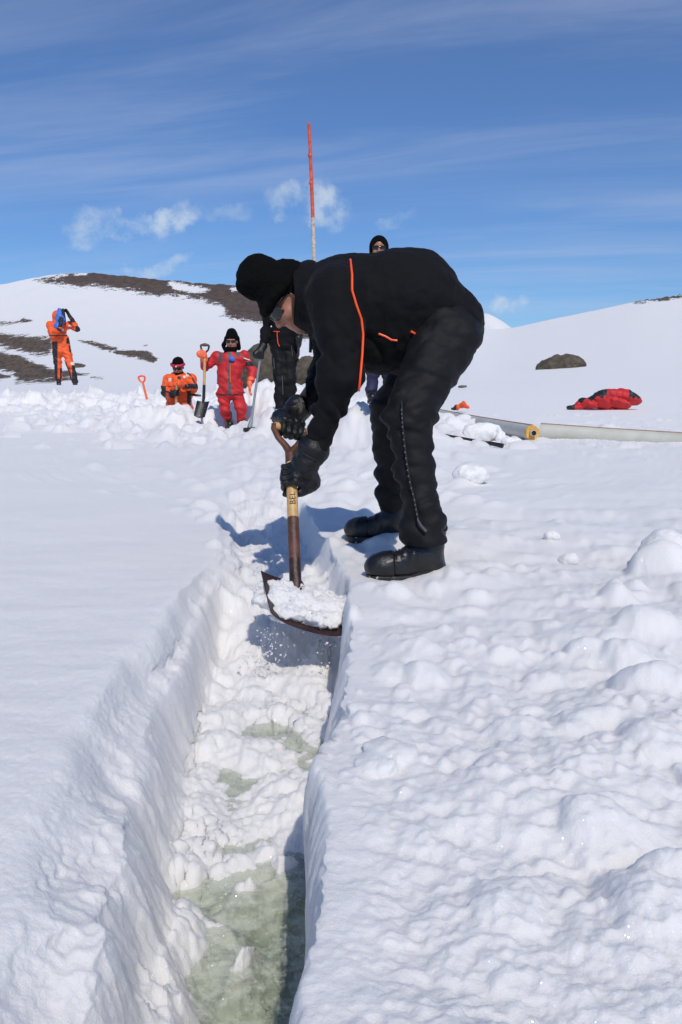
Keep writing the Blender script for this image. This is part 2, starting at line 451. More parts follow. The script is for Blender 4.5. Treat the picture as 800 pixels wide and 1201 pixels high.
M = {}
M['snow'] = snow_mat('snow'); M['snow_rock'] = snow_mat('snow_and_bare_rock', True)
M['jacket'] = mat('black_softshell', (.0038, .0038, .0050), .8, bump=.25, bscale=420, spec=.18, sheen=.03, var=.2, vscale=5)
M['jacket2'] = mat('black_fleece_cloth', (.006, .006, .008), .85, bump=.3, bscale=200, spec=.15)
M['trousers'] = mat('black_padded_trousers', (.0055, .0055, .007), .68, bump=.2, bscale=260, spec=.25, var=.25, vscale=9, snow=.6, snow_lo=.73)
M['knit'] = mat('black_knit', (.004, .004, .0045), .95, bump=.8, bscale=150, spec=.1)
M['leather'] = mat('black_leather', (.0065, .0065, .0075), .38, bump=.35, bscale=150, spec=.4, var=.3, vscale=30)
M['boot'] = mat('boot_leather', (.009, .009, .010), .34, bump=.18, bscale=120, spec=.5, var=.25, vscale=14)
M['sole'] = mat('boot_rubber', (.014, .014, .015), .55, bump=.3, bscale=90, snow=.9, snow_lo=.60)
M['skin'] = mat('skin', (.33, .145, .09), .5, bump=.12, bscale=120, var=.14, vscale=25)
M['skin'].node_tree.nodes['Principled BSDF'].inputs['Subsurface Weight'].default_value = .25
M['skin'].node_tree.nodes['Principled BSDF'].inputs['Subsurface Scale'].default_value = .012
M['lip'] = mat('lip_skin', (.30, .10, .08), .45)
M['piping'] = mat('orange_piping', (.95, .10, .018), .45)
M['zip'] = mat('zip_metal', (.16, .16, .17), .35, metal=.7)
M['strap'] = mat('black_strap', (.01, .01, .011), .6)
M['lens'] = mat('dark_lens', (.01, .012, .014), .12, spec=.5)
M['frame'] = mat('glasses_frame', (.012, .012, .012), .25)
M['wood'] = mat('ash_wood', (.56, .35, .14), .42, bump=.15, bscale=60, var=.14, vscale=30)
M['brown'] = mat('brown_painted_steel', (.105, .040, .026), .5, bump=.3, bscale=90, var=.35, vscale=22)
M['blade'] = mat('worn_dark_steel', (.045, .020, .018), .42, metal=.25, bump=.35, bscale=70, var=.4, vscale=28, snow=.8, snow_lo=.66)
M['ink'] = mat('burnt_lettering', (.07, .030, .014), .7)
M['orange'] = mat('orange_suit', (.90, .110, .018), .6, bump=.6, bscale=40, var=.22, vscale=14)
M['red'] = mat('red_suit', (.52, .016, .022), .62, bump=.5, bscale=45, var=.18, vscale=9)
M['blacksuit'] = mat('black_suit_panel', (.012, .013, .016), .6, bump=.4, bscale=50)
M['greyzip'] = mat('grey_zip_band', (.085, .085, .09), .6)
M['patch'] = mat('reflective_patch', (.72, .68, .62), .35)
M['blue'] = mat('blue_cloth', (.055, .16, .58), .55, bump=.3, bscale=60, var=.2, vscale=20)
M['navy'] = mat('navy_trousers', (.018, .018, .06), .7, bump=.3, bscale=50)
M['goggle'] = mat('red_goggle_band', (.42, .012, .04), .4)
M['white'] = mat('white_mark', (.8, .8, .8), .5)
M['orglove'] = mat('orange_glove', (.95, .16, .06), .5)
M['blackmetal'] = mat('black_steel', (.02, .02, .022), .4, metal=.3, bump=.2, bscale=60, snow=.7, snow_lo=.62)
M['alu'] = mat('grey_aluminium', (.36, .38, .37), .35, metal=.6)
M['poleo'] = mat('red_orange_paint', (.60, .085, .035), .5, var=.3, vscale=20, snow=.25, snow_lo=.6)
M['polew'] = mat('weathered_bamboo', (.50, .44, .38), .6, var=.3, vscale=30)
M['pipe'] = mat('grey_pipe_jacket', (.52, .52, .46), .5, bump=.12, bscale=14, var=.10, vscale=3)
M['rust'] = mat('brown_seam', (.30, .15, .085), .7, var=.3, vscale=20)
M['foam'] = mat('yellow_foam', (.74, .43, .10), .9, bump=.7, bscale=120, var=.18, vscale=40)
M['inner'] = mat('inner_pipe', (.62, .54, .47), .5, var=.2, vscale=30)
M['rock'] = mat('brown_rock', (.085, .070, .050), .92, bump=.9, bscale=5, var=.45, vscale=3)
M['dark'] = mat('painted_bore_shade', (.012, .012, .012), .9)  # near-black colour standing for the shade inside the pipe end

# ------------------------------------------------------------------ the snowfield, its trench and the hills, one sheet
YT = [-300, .0, .8, 1.05, 1.3, 1.6, 1.9, 2.4, 2.9, 3.4, 4.2, 5, 7, 9, 11, 13.2, 17, 25, 60]
LT = [-.30, -.30, -.30, -.305, -.345, -.40, -.44, -.46, -.47, -.50, -.60, -.72, -1.0, -1.35, -1.75, -2.95, -5.2, -9, -30]
RT = [-.07, -.065, -.052, -.042, -.03, -.017, .0, .022, .018, -.05, -.17, -.27, -.55, -.85, -1.25, -2.4, -4.6, -8.4, -29]
def Lx(Y): return np.interp(Y, YT, LT)
def Rx(Y): return np.interp(Y, YT, RT)
SKX = [-900, -400, 0, 35, 60, 100, 130, 200, 240, 277, 340, 420, 500, 560, 590, 640, 700, 740, 800, 900, 1200]
SKY_ = [375, 352, 335, 327, 322, 318, 321, 328, 331, 334, 345, 362, 376, 386, 386, 374.5, 362, 352.5, 344, 330, 300]
_xx = np.arange(-900, 1201, 4.); _yy = np.interp(_xx, SKX, SKY_); _kk = np.exp(-(np.arange(-12, 13) / 4.5) ** 2); _kk /= _kk.sum()
_yy = np.convolve(np.pad(_yy, 12, 'edge'), _kk, 'valid'); SKX, SKY = _xx, _yy
def elev(py): return np.arctan((600 - py) / 1000) - PITCH
def base_h(X, Y):
    Yp = np.maximum(Y, .3)
    z = .0013 * np.clip(Yp - 3, 0, 16) ** 2 + .0416 * np.clip(Yp - 19, 0, None)
    far = Yp > 22
    if np.any(far):
        px = 400 + 1010 * X / Yp
        sk = np.interp(px, SKX, SKY)
        wr = sst(px, 420, 560)
        gl = np.clip((Yp - 25) / 275, 0, 1) ** 1.1; gr = np.clip((Yp - 25) / 145, 0, 1) ** .82
        Yr = lerp(300., 170., wr); g = lerp(gl, gr, wr)
        py = 461 + (sk - 461) * g
        zf = CAMZ + Yp * np.tan(elev(py))
        zr = CAMZ + Yr * np.tan(elev(sk))
        zf = np.where(Yp > Yr, zr - .12 * (Yp - Yr), zf)
        z = np.where(far, lerp(z, zf, sst(Yp, 22, 28)), z)
    return z
def heap(X, Y, x, y, rx, ry, h): return h * np.exp(-((X - x) / rx) ** 2 - ((Y - y) / ry) ** 2)
def masks(X, Y):
    L = Lx(Y); Rr = Rx(Y); xc = (L + Rr) / 2
    right = sst(X - Rr, -.01, .16) * (1 - .72 * sst(Y, 4.0, 5.6) * (1 - .6 * sst(Y, 7.6, 9.5) * sst(-Y, -15, -12))) * (1 - .9 * sst(Y, 14, 18)) * (1 - .5 * sst(X / np.maximum(Y, 1), .55, .9))
    wdt = np.interp(Y, [0, 3.6, 4.6, 6, 9, 13, 18, 25], [.05, .05, .35, .65, 1.4, 2.4, 3.2, 3.0])
    deb = sst(-np.abs(X - xc - .15 * np.minimum(Y - 3, 5)) / wdt, -1.5, -.6) * sst(Y, 3.6, 4.8) * (1 - sst(Y, 19.5, 22))
    ridge = sst(-np.abs(Y - (18.6 + .10 * (X + 6))) / 1.3, -1.4, -.2) * sst(-X, -.5, 2.5) * sst(X, -12, -9)
    return right, deb, ridge
# rounded clods: x, y, radius, how far out of the snow
blobs = []
def clod(px, py, r, up=.35):
    p = W(px, py, 1.0); t = CAMZ / (CAMZ - p.z); blobs.append((p.x * t, t, r, up))
for a in [(775, 668, .115, .75), (722, 700, .07, .5), (760, 735, .10, .35), (735, 770, .08, .45), (765, 800, .10, .5), (668, 655, .045, .6), (640, 640, .035, .6),
          (655, 640, .03, .5), (745, 690, .05, .5), (690, 760, .06, .4), (640, 730, .05, .35), (560, 700, .05, .4), (600, 690, .04, .5), (585, 665, .03, .5),
          (640, 790, .06, .35), (560, 790, .05, .4), (700, 850, .07, .35), (770, 880, .09, .35), (600, 860, .06, .3), (500, 760, .05, .35), (520, 850, .05, .3), (540, 715, .035, .5),
          (480, 830, .05, .3), (450, 760, .045, .4), (440, 900, .045, .35), (470, 980, .04, .3), (600, 1060, .06, .25), (700, 980, .07, .3), (760, 1060, .08, .25), (480, 1100, .04, .25),
          (255, 640, .055, .6), (272, 668, .05, .6), (262, 700, .045, .5), (245, 735, .05, .4), (288, 650, .035, .6), (238, 690, .05, .4), (390, 640, .05, .5), (378, 660, .04, .45), (400, 690, .04, .45),
          (378, 690, .04, .5), (410, 720, .05, .6), (20, 1180, .05, .2)]: clod(*a)
for i in range(900):
    Yb = rng.uniform(1.0, 4.3); Xb = rng.uniform(.02, .65 * Yb); blobs.append((Xb, Yb, rng.uniform(.008, .035) * (1 + .8 * (rng.random() > .93)), rng.uniform(.2, .7)))
for i in range(1800):
    Yb = 1.0 + 2.6 * rng.random() ** 1.4; Xb = rng.uniform(.0, .6 * Yb); blobs.append((Xb, Yb, rng.uniform(.005, .014), rng.uniform(.4, .9)))
for i in range(170):
    Yb = rng.uniform(4.2, 8.5); blobs.append((rng.uniform(-.1, .7) * Yb * .8, Yb, rng.uniform(.02, .06), rng.uniform(.1, .5)))
for i in range(900):
    Yb = 4.2 + 9.6 * rng.random() ** 1.0; xc_ = (Lx(Yb) + Rx(Yb)) / 2 + .15 * min(Yb - 3, 5)
    blobs.append((xc_ + rng.normal() * np.interp(Yb, [4, 6, 9, 14], [.3, .55, 1.2, 2.3]), Yb, rng.uniform(.03, .11) * np.interp(Yb, [4, 8, 13], [.8, 1.3, 2.0]), rng.uniform(.15, .65)))
for i in range(330):
    blobs.append((rng.uniform(-11, -.5), rng.normal(17.6, 1.0), rng.uniform(.08, .30), rng.uniform(.2, .7)))
for i in range(260):
    Yb = rng.uniform(9, 16); blobs.append((rng.uniform(-.05, .5) * Yb, Yb, rng.uniform(.025, .09), rng.uniform(.1, .55)))
for i in range(60):
    blobs.append((rng.uniform(-.40, -.25) * 6.6, rng.normal(6.6, .25), rng.uniform(.02, .06), rng.uniform(.2, .5)))   # little heap on the left flat
def ground(X, Y, fine=True):
    "height of the snow surface, all but the clods"
    X = np.asarray(X, float); Y = np.broadcast_to(np.asarray(Y, float), X.shape)
    z = base_h(X, Y); rm, deb, rid = masks(X, Y)
    near = 1 - sst(Y, 14, 24)
    Z0 = np.zeros_like(X)
    z = z + .012 * fbm(X, Y, Z0, .8, 2) * near * (1 + rm)
    left = (1 - rm) * (1 - deb)
    z = z + left * near * (.0035 * fbm(X * .45 + .3 * Y, Y, Z0 + 4, .11, 3, .55) + .0012 * fbm(X, Y, Z0 + 5, .025, 2)) * (1 - sst(Y, 9, 14) * .4)
    if fine:
        pt = .35 + .65 * sst(fbm(X * .8 + .5 * Y, Y, Z0 + 11, .75, 2), -.45, .5)
        z = z + rm * near * (.046 * (billow(X, Y, Z0 + 1, .42, 2, .5) + .08) + pt * (.017 * billow(X * .8 + .3 * Y, Y, Z0 + 2, .13, 4, .55) + .006 * fbm(X, Y, Z0 + 6, .05, 2)) + .0055 * fbm(X, Y, Z0 + 3, .022, 3, .6))
        z = z + deb * (.05 + .13 * (billow(X, Y, Z0 + 7, .45, 3, .6) + .1) * np.interp(Y, [4, 8, 14], [.45, .8, 1.3])) + .01 * deb * fbm(X, Y, Z0 + 8, .06, 2)
    z = z + rid * (.14 + .2 * (billow(X, Y, Z0 + 9, .8, 3, .6) + .1))
    # spoil heaps the people stand on or behind
    z = z + heap(X, Y, -.62, 10.1, .55, .7, .24) + heap(X, Y, .35, 9.1, .6, .6, .36) + heap(X, Y, -.25, 12.6, 1.5, .8, .44) + heap(X, Y, -1.15, 13.2, .6, .6, .35)
    z = z + heap(X, Y, .30, 3.62, .35, .28, .07) + heap(X, Y, -.33, 3.9, .2, .4, .03) + heap(X, Y, -2.62, 12.45, .5, .3, .22) + heap(X, Y, -1.9, 12.0, .6, .3, .05)
    z = z - heap(X, Y, -2.55, 13.1, .32, .35, .45)
    z = z - heap(X, Y, -1.50, 11.4, .40, .6, .14) - heap(X, Y, -1.58, 12.2, .40, .35, .26)
    z = z + heap(X, Y, -.335, 1.02, .075, .17, .030) + heap(X, Y, -.36, 1.30, .05, .09, .012) - heap(X, Y, -.44, 1.3, .04, .25, .012)
    # footprints pressed by the digger
    z = z - heap(X, Y, .22, 2.93, .12, .06, .02)
    return z
def trench(X, Y, z):
    Z0 = np.zeros_like(X)
    wl_ = .020 * gnoise(Y / .34, Z0, Z0 + .5) + .008 * gnoise(Y / .13, X / .15, Z0); wr_ = .016 * gnoise(Y / .19, Z0 + 9, Z0) + .012 * gnoise(Y / .06, Z0 + 12, Z0) + .006 * gnoise(Y / .025, Z0 + 15, Z0)
    L = Lx(Y) + wl_; Rr = Rx(Y) + wr_
    wl = np.interp(Y, [.4, 1.0, 1.6, 2.4, 3, 4], [.07, .075, .08, .07, .09, .13])
    sh_ = np.interp(Y, [.4, 1.2, 2, 3, 4], [.17, .16, .12, .05, .03]); a = (X - L + sh_) / (wl + sh_); b = (Rr - X + .016) / .062
    dl = np.clip(a, 0, 1); mxp = np.interp(Y, [1.5, 2.8], [.08, .58]); dl = lerp(dl ** 2.3, sst(dl, .12, .92), mxp)
    # a ledge half way down the left side
    dl = dl + .07 * np.sin(dl * 2 * math.pi * 1.5) * (dl > 0) * (dl < 1)
    dr = sst(b, 0, 1); df = np.clip(np.minimum(dl, dr), 0, 1)
    n = fbm(X, Y, Z0 + 20, .16, 4, .55); bl = billow(X, Y, Z0 + 22, .09, 3, .55)
    f = np.interp(Y + .07 * n * (Y < 2.6), [0, 1.1, 1.48, 1.62, 2.12, 2.22, 2.36, 2.46, 2.72, 2.95, 3.15, 3.4, 4.2, 5.4], [-.335, -.330, -.322, -.268, -.266, -.272, -.274, -.266, -.258, -.17, -.095, -.085, -.12, -.05])
    f = f + .027 * n + .022 * bl - .006 + .006 * billow(X, Y, Z0 + 25, .03, 3, .6)
    # slush piled against the left side and one long chunk
    f = f + .06 * sst(-(X - L), -.15, -.07) * sst(-Y, -1.75, -1.2) * (1 + n) + heap(X - .35 * (Y - 1.30), Y, -.160, 1.30, .030, .065, .075) + heap(X, Y, -.18, 1.52, .022, .02, .035) + heap(X, Y, -.10, 1.25, .03, .04, .03) + heap(X, Y, -.27, 1.62, .05, .05, .03) + heap(X, Y, -.27, 1.20, .03, .08, .022) - heap(X, Y, -.20, 2.29, .075, .075, .055) - heap(X, Y, -.13, 2.18, .03, .05, .035) - heap(X, Y, -.10, 2.42, .04, .05, .03)
    f = f - .035 * sst(-np.abs(X - (-.12)), -.12, -.02) * sst(-Y, -1.72, -1.5)
    end = 1 - sst(Y, 4.6, 6.0)
    df = df * end
    return z * (1 - df) + (z + f) * df, df, dl

def build_ground():
    ys = [-300, -80, -25, -10, -5, -2.5, -1.2, -.6, -.2, .05, .2, .32, .42, .5]
    py = np.linspace(1300, 480, 640); an = np.arctan((py - 600) / 1000) + PITCH; yy = CAMZ / np.tan(an)
    ys += [y for y in yy if .55 < y < 9]
    y = ys[-1]; step = (ys[-1] - ys[-2])
    while y < 24: step *= 1.012; step = min(step, .11); y += step; ys.append(y)
    ys += list(np.geomspace(24.15, 172, 130)) + list(np.linspace(174, 301, 70)) + [305, 312, 325, 350, 400, 500, 700]
    Y = np.array(sorted(ys)); nr = len(Y); Ya = np.maximum(np.abs(Y), .55)
    segs = [16, 70, 110, 120, 105, 56, 235, 90, 16]
    Wn = .475 * Ya + .03
    bp_u = np.cumsum([0] + segs) / sum(segs)
    W2 = .85 * Ya + .75; W3 = 3.2 * Ya + 2
    B = np.stack([-W3, -W2, np.minimum(-Wn, Lx(Y) - .24), Lx(Y) - .14, Lx(Y) + np.interp(Y, [.4, 1, 1.6, 2.4, 3, 4], [.07, .075, .08, .07, .09, .13]), Rx(Y) - .060, Rx(Y) + .025, Wn, W2, W3], 1)
    uin = (bp_u - bp_u[2]) / (bp_u[7] - bp_u[2])
    U = np.stack([B[:, 0], B[:, 1]] + [-Wn + 2 * Wn * uin[i] for i in range(2, 8)] + [B[:, 8], B[:, 9]], 1)
    wb = sst(Y, 4.2, 7.0)[:, None]; B = B * (1 - wb) + U * wb
    s = np.linspace(0, 1, sum(segs) + 1)
    X = np.stack([np.interp(s, bp_u, B[i]) for i in range(nr)]); YY = np.repeat(Y[:, None], X.shape[1], 1)
    Z = ground(X, YY)
    # clods
    Zb = Z.copy()
    pn = gnoise(np.array([b[0] for b in blobs]) / .38, np.array([b[1] for b in blobs]) / .45, np.zeros(len(blobs)))
    for (bx, by, r, up), pq in zip(blobs, pn):
        if r < .05 and by < 4.4 and pq < -.12: continue
        i0, i1 = np.searchsorted(Y, [by - r, by + r])
        if i1 <= i0: continue
        sub = X[i0:i1]; m = np.abs(sub - bx) < r
        if not m.any(): continue
        ii, jj = np.nonzero(m); xs = sub[ii, jj]; yv = Y[i0 + ii]
        sq = np.random.default_rng(int(abs(bx * 1e4) + by * 1e3)).uniform(.75, 1.3)
        wob = np.clip(1 + .45 * gnoise(xs / (r * .9) + bx * 7, yv / (r * .9), np.full_like(xs, bx * 3)), .62, 2) 
        d2 = (((xs - bx) * sq) ** 2 + ((yv - by) / sq) ** 2) / (r * r) * wob
        inside = d2 < 1
        hh = r * up * 1.15 * np.clip(1 - d2, 0, 1) ** .78
        cur = Z[i0 + ii, jj]; Z[i0 + ii, jj] = np.where(inside, np.maximum(cur, Zb[i0 + ii, jj] + hh), cur)
    nb = int(np.searchsorted(Y, 9.)); sof = Z[:nb].copy()
    for _ in range(2):      # sun-softened: the sharpest creases are melted away
        sof[1:-1] = (sof[:-2] + 2 * sof[1:-1] + sof[2:]) / 4; sof[:, 1:-1] = (sof[:, :-2] + 2 * sof[:, 1:-1] + sof[:, 2:]) / 4
    Z[:nb] = sof
    Z, df, dl = trench(X, YY, Z)
    # far: bare rock where the hill shows it
    d = YY * math.cos(PITCH) + (CAMZ - Z) * math.sin(PITCH); v = (Z - CAMZ) * math.cos(PITCH) + YY * math.sin(PITCH)
    PX = 400 + 1000 * X / np.maximum(d, .01); PY = 600 - 1000 * v / np.maximum(d, .01)
    rock = np.full(X.shape, -30.0); hue = np.zeros(X.shape)
    polys = [([(40, 328), (75, 324), (100, 312), (280, 312), (420, 330), (470, 368), (530, 380), (480, 388), (420, 394), (352, 396), (335, 388), (310, 378), (286, 375), (262, 370), (265, 364), (258, 357), (240, 352), (215, 347), (185, 346), (150, 340), (112, 336), (75, 334)], 0, 9, 1),
             ([(196, 330), (215, 332), (247, 340), (232, 344), (205, 339)], 0, 5, -1), ([(270, 337), (300, 338), (300, 342), (272, 341)], 0, 5, -1), ([(84, 319), (103, 318), (100, 322), (88, 322)], 0, 4, -1),
             ([(0, 377), (20, 378), (28, 373), (38, 375), (36, 377), (8, 380), (-20, 382), (-30, 379)], 1, 5, 1),
             ([(-60, 388), (0, 391), (40, 395), (62, 396), (60, 413), (45, 416), (20, 410), (0, 405), (-60, 402)], 1, 9, 1), ([(0, 413), (20, 416), (60, 432), (104, 438), (70, 448), (20, 447), (18, 438), (-40, 424), (-60, 414)], 1, 8, 1),
             ([(-60, 433), (0, 438), (12, 442), (-10, 446), (-60, 442)], 1, 5, 1),
             ([(90, 399), (108, 400), (138, 408), (134, 412), (110, 406)], 1, 4, 1), ([(128, 412), (150, 411), (172, 411), (186, 420), (180, 424), (160, 420), (140, 417)], 1, 4, 1), ([(85, 425), (100, 428), (98, 432), (84, 430)], 1, 4, 1),
             ([(168, 404), (174, 404), (173, 406), (168, 406)], 1, 2, 1), ([(106, 442), (124, 442), (120, 444), (106, 444)], 1, 3, 1),
             ([(734, 352), (755, 347), (800, 343), (900, 325), (900, 345), (802, 349), (775, 352), (745, 354)], 1, 5, 1), ([(686, 363), (697, 360), (696, 364)], 1, 3, 1)]
    fr = YY > 24
    xs, yv = PX[fr], PY[fr]; rv = rock[fr]; hv = hue[fr]
    for poly, hh, sc, sg in polys:
        p = np.array(poly, float); q = np.roll(p, -1, 0); dist = np.full(xs.shape, 1e9); inside = np.zeros(xs.shape, bool)
        for (ax, ay), (bx, by) in zip(p, q):
            ba = np.array([bx - ax, by - ay]); h = np.clip(((xs - ax) * ba[0] + (yv - ay) * ba[1]) / (ba @ ba), 0, 1)
            dist = np.minimum(dist, np.hypot(xs - ax - h * ba[0], yv - ay - h * ba[1]))
            c = ((ay > yv) != (by > yv)); 
            if ay != by: inside ^= c & (xs < (bx - ax) * (yv - ay) / (by - ay) + ax)
        sd = np.where(inside, dist, -dist) / sc
        if sg > 0: hv = np.where(sd > rv, hh, hv); rv = np.maximum(rv, np.clip(sd, -3, 1))
        else: rv = np.minimum(rv, -np.clip(sd, -3, 1))
    rock[fr] = rv; hue[fr] = hv
    rk = np.clip(rock + .2, 0, 1) * fr
    Z = Z + rk * (hue * YY * .0055 * (billow(X, YY, np.zeros_like(X), 2.6, 4, .6) + .25) + (1 - hue) * .5 * fbm(X, YY, np.zeros_like(X), 6., 4, .6))
    Z = Z + fr * (1 - rk) * YY * .0006 * fbm(X, YY * .5, np.zeros_like(X), 9., 3)
    # push along the normal so the cut faces bulge and undercut
    P = np.stack([X, YY, Z], -1); gu = np.gradient(P, axis=1); gv = np.gradient(P, axis=0); N = np.cross(gu, gv); N /= np.linalg.norm(N, axis=-1)[..., None] + 1e-12
    nm = (YY > .3) & (YY < 6); q = P[nm]; steep = sst(1 - N[..., 2][nm], .15, .6); inn = np.maximum(steep * sst(-np.abs(q[:, 0] - (Lx(q[:, 1]) + Rx(q[:, 1])) / 2), -.42, -.30), df[nm] * .5)
    D = inn * (.030 * fbm(q[:, 0] + .3 * q[:, 2], q[:, 1] * .8, q[:, 2] * .55, .32, 2, .35) + .003 * billow(q[:, 0], q[:, 1], q[:, 2] * .6, .13, 2, .45) + .0012 * fbm(q[:, 0], q[:, 1], q[:, 2], .03, 2)) + .0012 * fbm(q[:, 0], q[:, 1], q[:, 2], .012, 2) * (1 - sst(q[:, 1], 2, 4))
    P[nm] = q + N[nm] * D[:, None]
    nc = X.shape[1]; idx = np.arange(nr * nc).reshape(nr, nc)
    F = np.stack([idx[:-1, :-1], idx[:-1, 1:], idx[1:, 1:], idx[1:, :-1]], -1).reshape(-1, 4)
    me = mesh_np('snow_ground', P.reshape(-1, 3), F, M['snow_rock'])
    for nme, arr in (('rock', rock), ('hue', hue), ('grain', 1 - .97 * sst(YY, 7, 18)), ('wet', np.clip(df, 0, 1) * (YY < 3.1))):
        at = me.attributes.new(nme, 'FLOAT', 'POINT'); at.data.foreach_set('value', arr.ravel().astype(np.float32))
    return link('snow_ground', me), X, Y, P[..., 2]
gnd, GX, GY, GZ = build_ground(); gnd['kind'] = 'structure'
def gz(x, y):
    i = int(np.searchsorted(GY, y)); i = min(max(i, 1), len(GY) - 1); return float(np.interp(x, GX[i], GZ[i]))

# far white peak beyond the saddle
def far_peak():
    xs = np.linspace(-500, 1100, 120); ysr = np.linspace(1300, 2100, 30); X, Y = np.meshgrid(xs, ysr)
    cx, cy = W(566, 380, 1600).x, 1600
    h = 118 * np.exp(-np.abs((X - cx) / 130) ** 1.3 - ((Y - cy) / 260) ** 2) + 34 * np.exp(-((X - cx - 30) / 260) ** 2 - ((Y - cy) / 300) ** 2)
    Z = -10 + h + 7 * fbm(X, Y, X * 0, 160., 4) + 10 * billow(X, Y, X * 0, 90., 3)
    i = np.arange(X.size).reshape(X.shape); F = np.stack([i[:-1, :-1], i[:-1, 1:], i[1:, 1:], i[1:, :-1]], -1).reshape(-1, 4)
    o = link('distant_mountain', mesh_np('distant_mountain', np.stack([X, Y, Z], -1).reshape(-1, 3), F, M['snow'])); o['kind'] = 'structure'
far_peak()

# melt water standing in the cut
def water():
    WL = -.292; xs = np.linspace(-.46, .02, 40); ysr = np.linspace(.2, 3.02, 160); X, Y = np.meshgrid(xs, ysr)
    Z = WL + .0012 * fbm(X, Y, X * 0, .05, 3)
    n = X.size; i = np.arange(n).reshape(X.shape); T = np.stack([X, Y, Z], -1).reshape(-1, 3); B = T.copy(); B[:, 2] = -.48
    F = np.stack([i[:-1, :-1], i[:-1, 1:], i[1:, 1:], i[1:, :-1]], -1).reshape(-1, 4)
    ring = np.concatenate([i[0], i[1:, -1], i[-1, -2::-1], i[-2:0:-1, 0]]); r2 = np.roll(ring, -1)
    Sd = np.stack([ring, ring + n, r2 + n, r2], 1)
    m = bpy.data.materials.new('melt_water'); m.use_nodes = True; k = NT(m.node_tree); k.n.clear()
    P = k.new('ShaderNodeTexCoord').outputs['Object']
    nn = k.noise(P, 24, 6, .62); sl = k.noise(P, 70, 5, .7)
    bp = k.new('ShaderNodeBump', i_Height=nn, i_Strength=.25, i_Distance=.01)
    fr = k.new('ShaderNodeFresnel', i_IOR=1.33, i_Normal=bp.outputs[0])
    tr = k.new('ShaderNodeBsdfTransparent', i_Color=(.93, .96, .91, 1)); gl = k.new('ShaderNodeBsdfGlossy', i_Roughness=.09, i_Normal=bp.outputs[0])
    df = k.new('ShaderNodeBsdfDiffuse', i_Color=(.68, .72, .62, 1))
    cloudy = k.math('ADD', k.math('MULTIPLY', k.sstep(nn, .42, .60), .32), k.math('ADD', k.math('MULTIPLY', k.sstep(sl, .55, .64), .25), .06))
    a = k.new('ShaderNodeMixShader', i_0=cloudy, i_1=tr.outputs[0], i_2=df.outputs[0])
    b = k.new('ShaderNodeMixShader', i_0=fr.outputs[0], i_1=a.outputs[0], i_2=gl.outputs[0])
    ab = k.new('ShaderNodeVolumeAbsorption', i_Color=(.55, .62, .48, 1), i_Density=7.0)
    o = k.new('ShaderNodeOutputMaterial'); k.l.new(b.outputs[0], o.inputs[0]); k.l.new(ab.outputs[0], o.inputs[1])
    ob = link('melt_water', mesh_np('melt_water', np.concatenate([T, B]), np.concatenate([F, F[:, ::-1] + n, Sd]), m)); ob['kind'] = 'structure'
water()

# ------------------------------------------------------------------ people: shared pieces
def proj(P):
    P = np.atleast_2d(A3(P)); d = P[:, 1] * math.cos(PITCH) + (CAMZ - P[:, 2]) * math.sin(PITCH); v = (P[:, 2] - CAMZ) * math.cos(PITCH) + P[:, 1] * math.sin(PITCH)
    return 400 + 1000 * P[:, 0] / d, 600 - 1000 * v / d
def head_sdf(F, c, Mt, s=1.0):
    c = A3(c); T = lambda x, y, z: c + Mt @ (np.array([x, y, z]) * s)
    E = lambda p, r, k=.02, op='u': F.ell(T(*p), np.array(r) * s, Mt, k=k * s, op=op)
    Cp = lambda a, b, ra, rb=None, k=.012: F.cap(T(*a), T(*b), ra * s, (rb or ra) * s, k=k * s)
    E((0, -.018, .032), (.076, .097, .088)); E((0, .022, -.028), (.063, .070, .085)); E((0, .032, -.078), (.047, .050, .038), .03)
    E((0, .070, -.100), (.020, .016, .018), .02)
    for q in (-1, 1):
        E((q * .036, .062, -.030), (.026, .026, .024), .02)
        Cp((q * .012, .084, .026), (q * .045, .070, .024), .011, .010)
        E((q * .033, .098, .004), (.017, .014, .012), .010, 's')
        E((q * .032, .073, .004), (.0135, .0135, .0125), .003)
        E((q * .012, .093, -.036), (.0085, .010, .008), .008)
        E((q * .077, -.008, -.004), (.009, .020, .031), .008); E((q * .083, -.004, .0), (.006, .011, .018), .004, 's')
    Cp((0, .082, .014), (0, .106, -.028), .0085, .0125, .010)
    Cp((-.018, .082, -.060), (.018, .082, -.060), .0075, .0075, .006); Cp((-.014, .080, -.071), (.014, .080, -.071), .0085, .0085, .006)
    return T
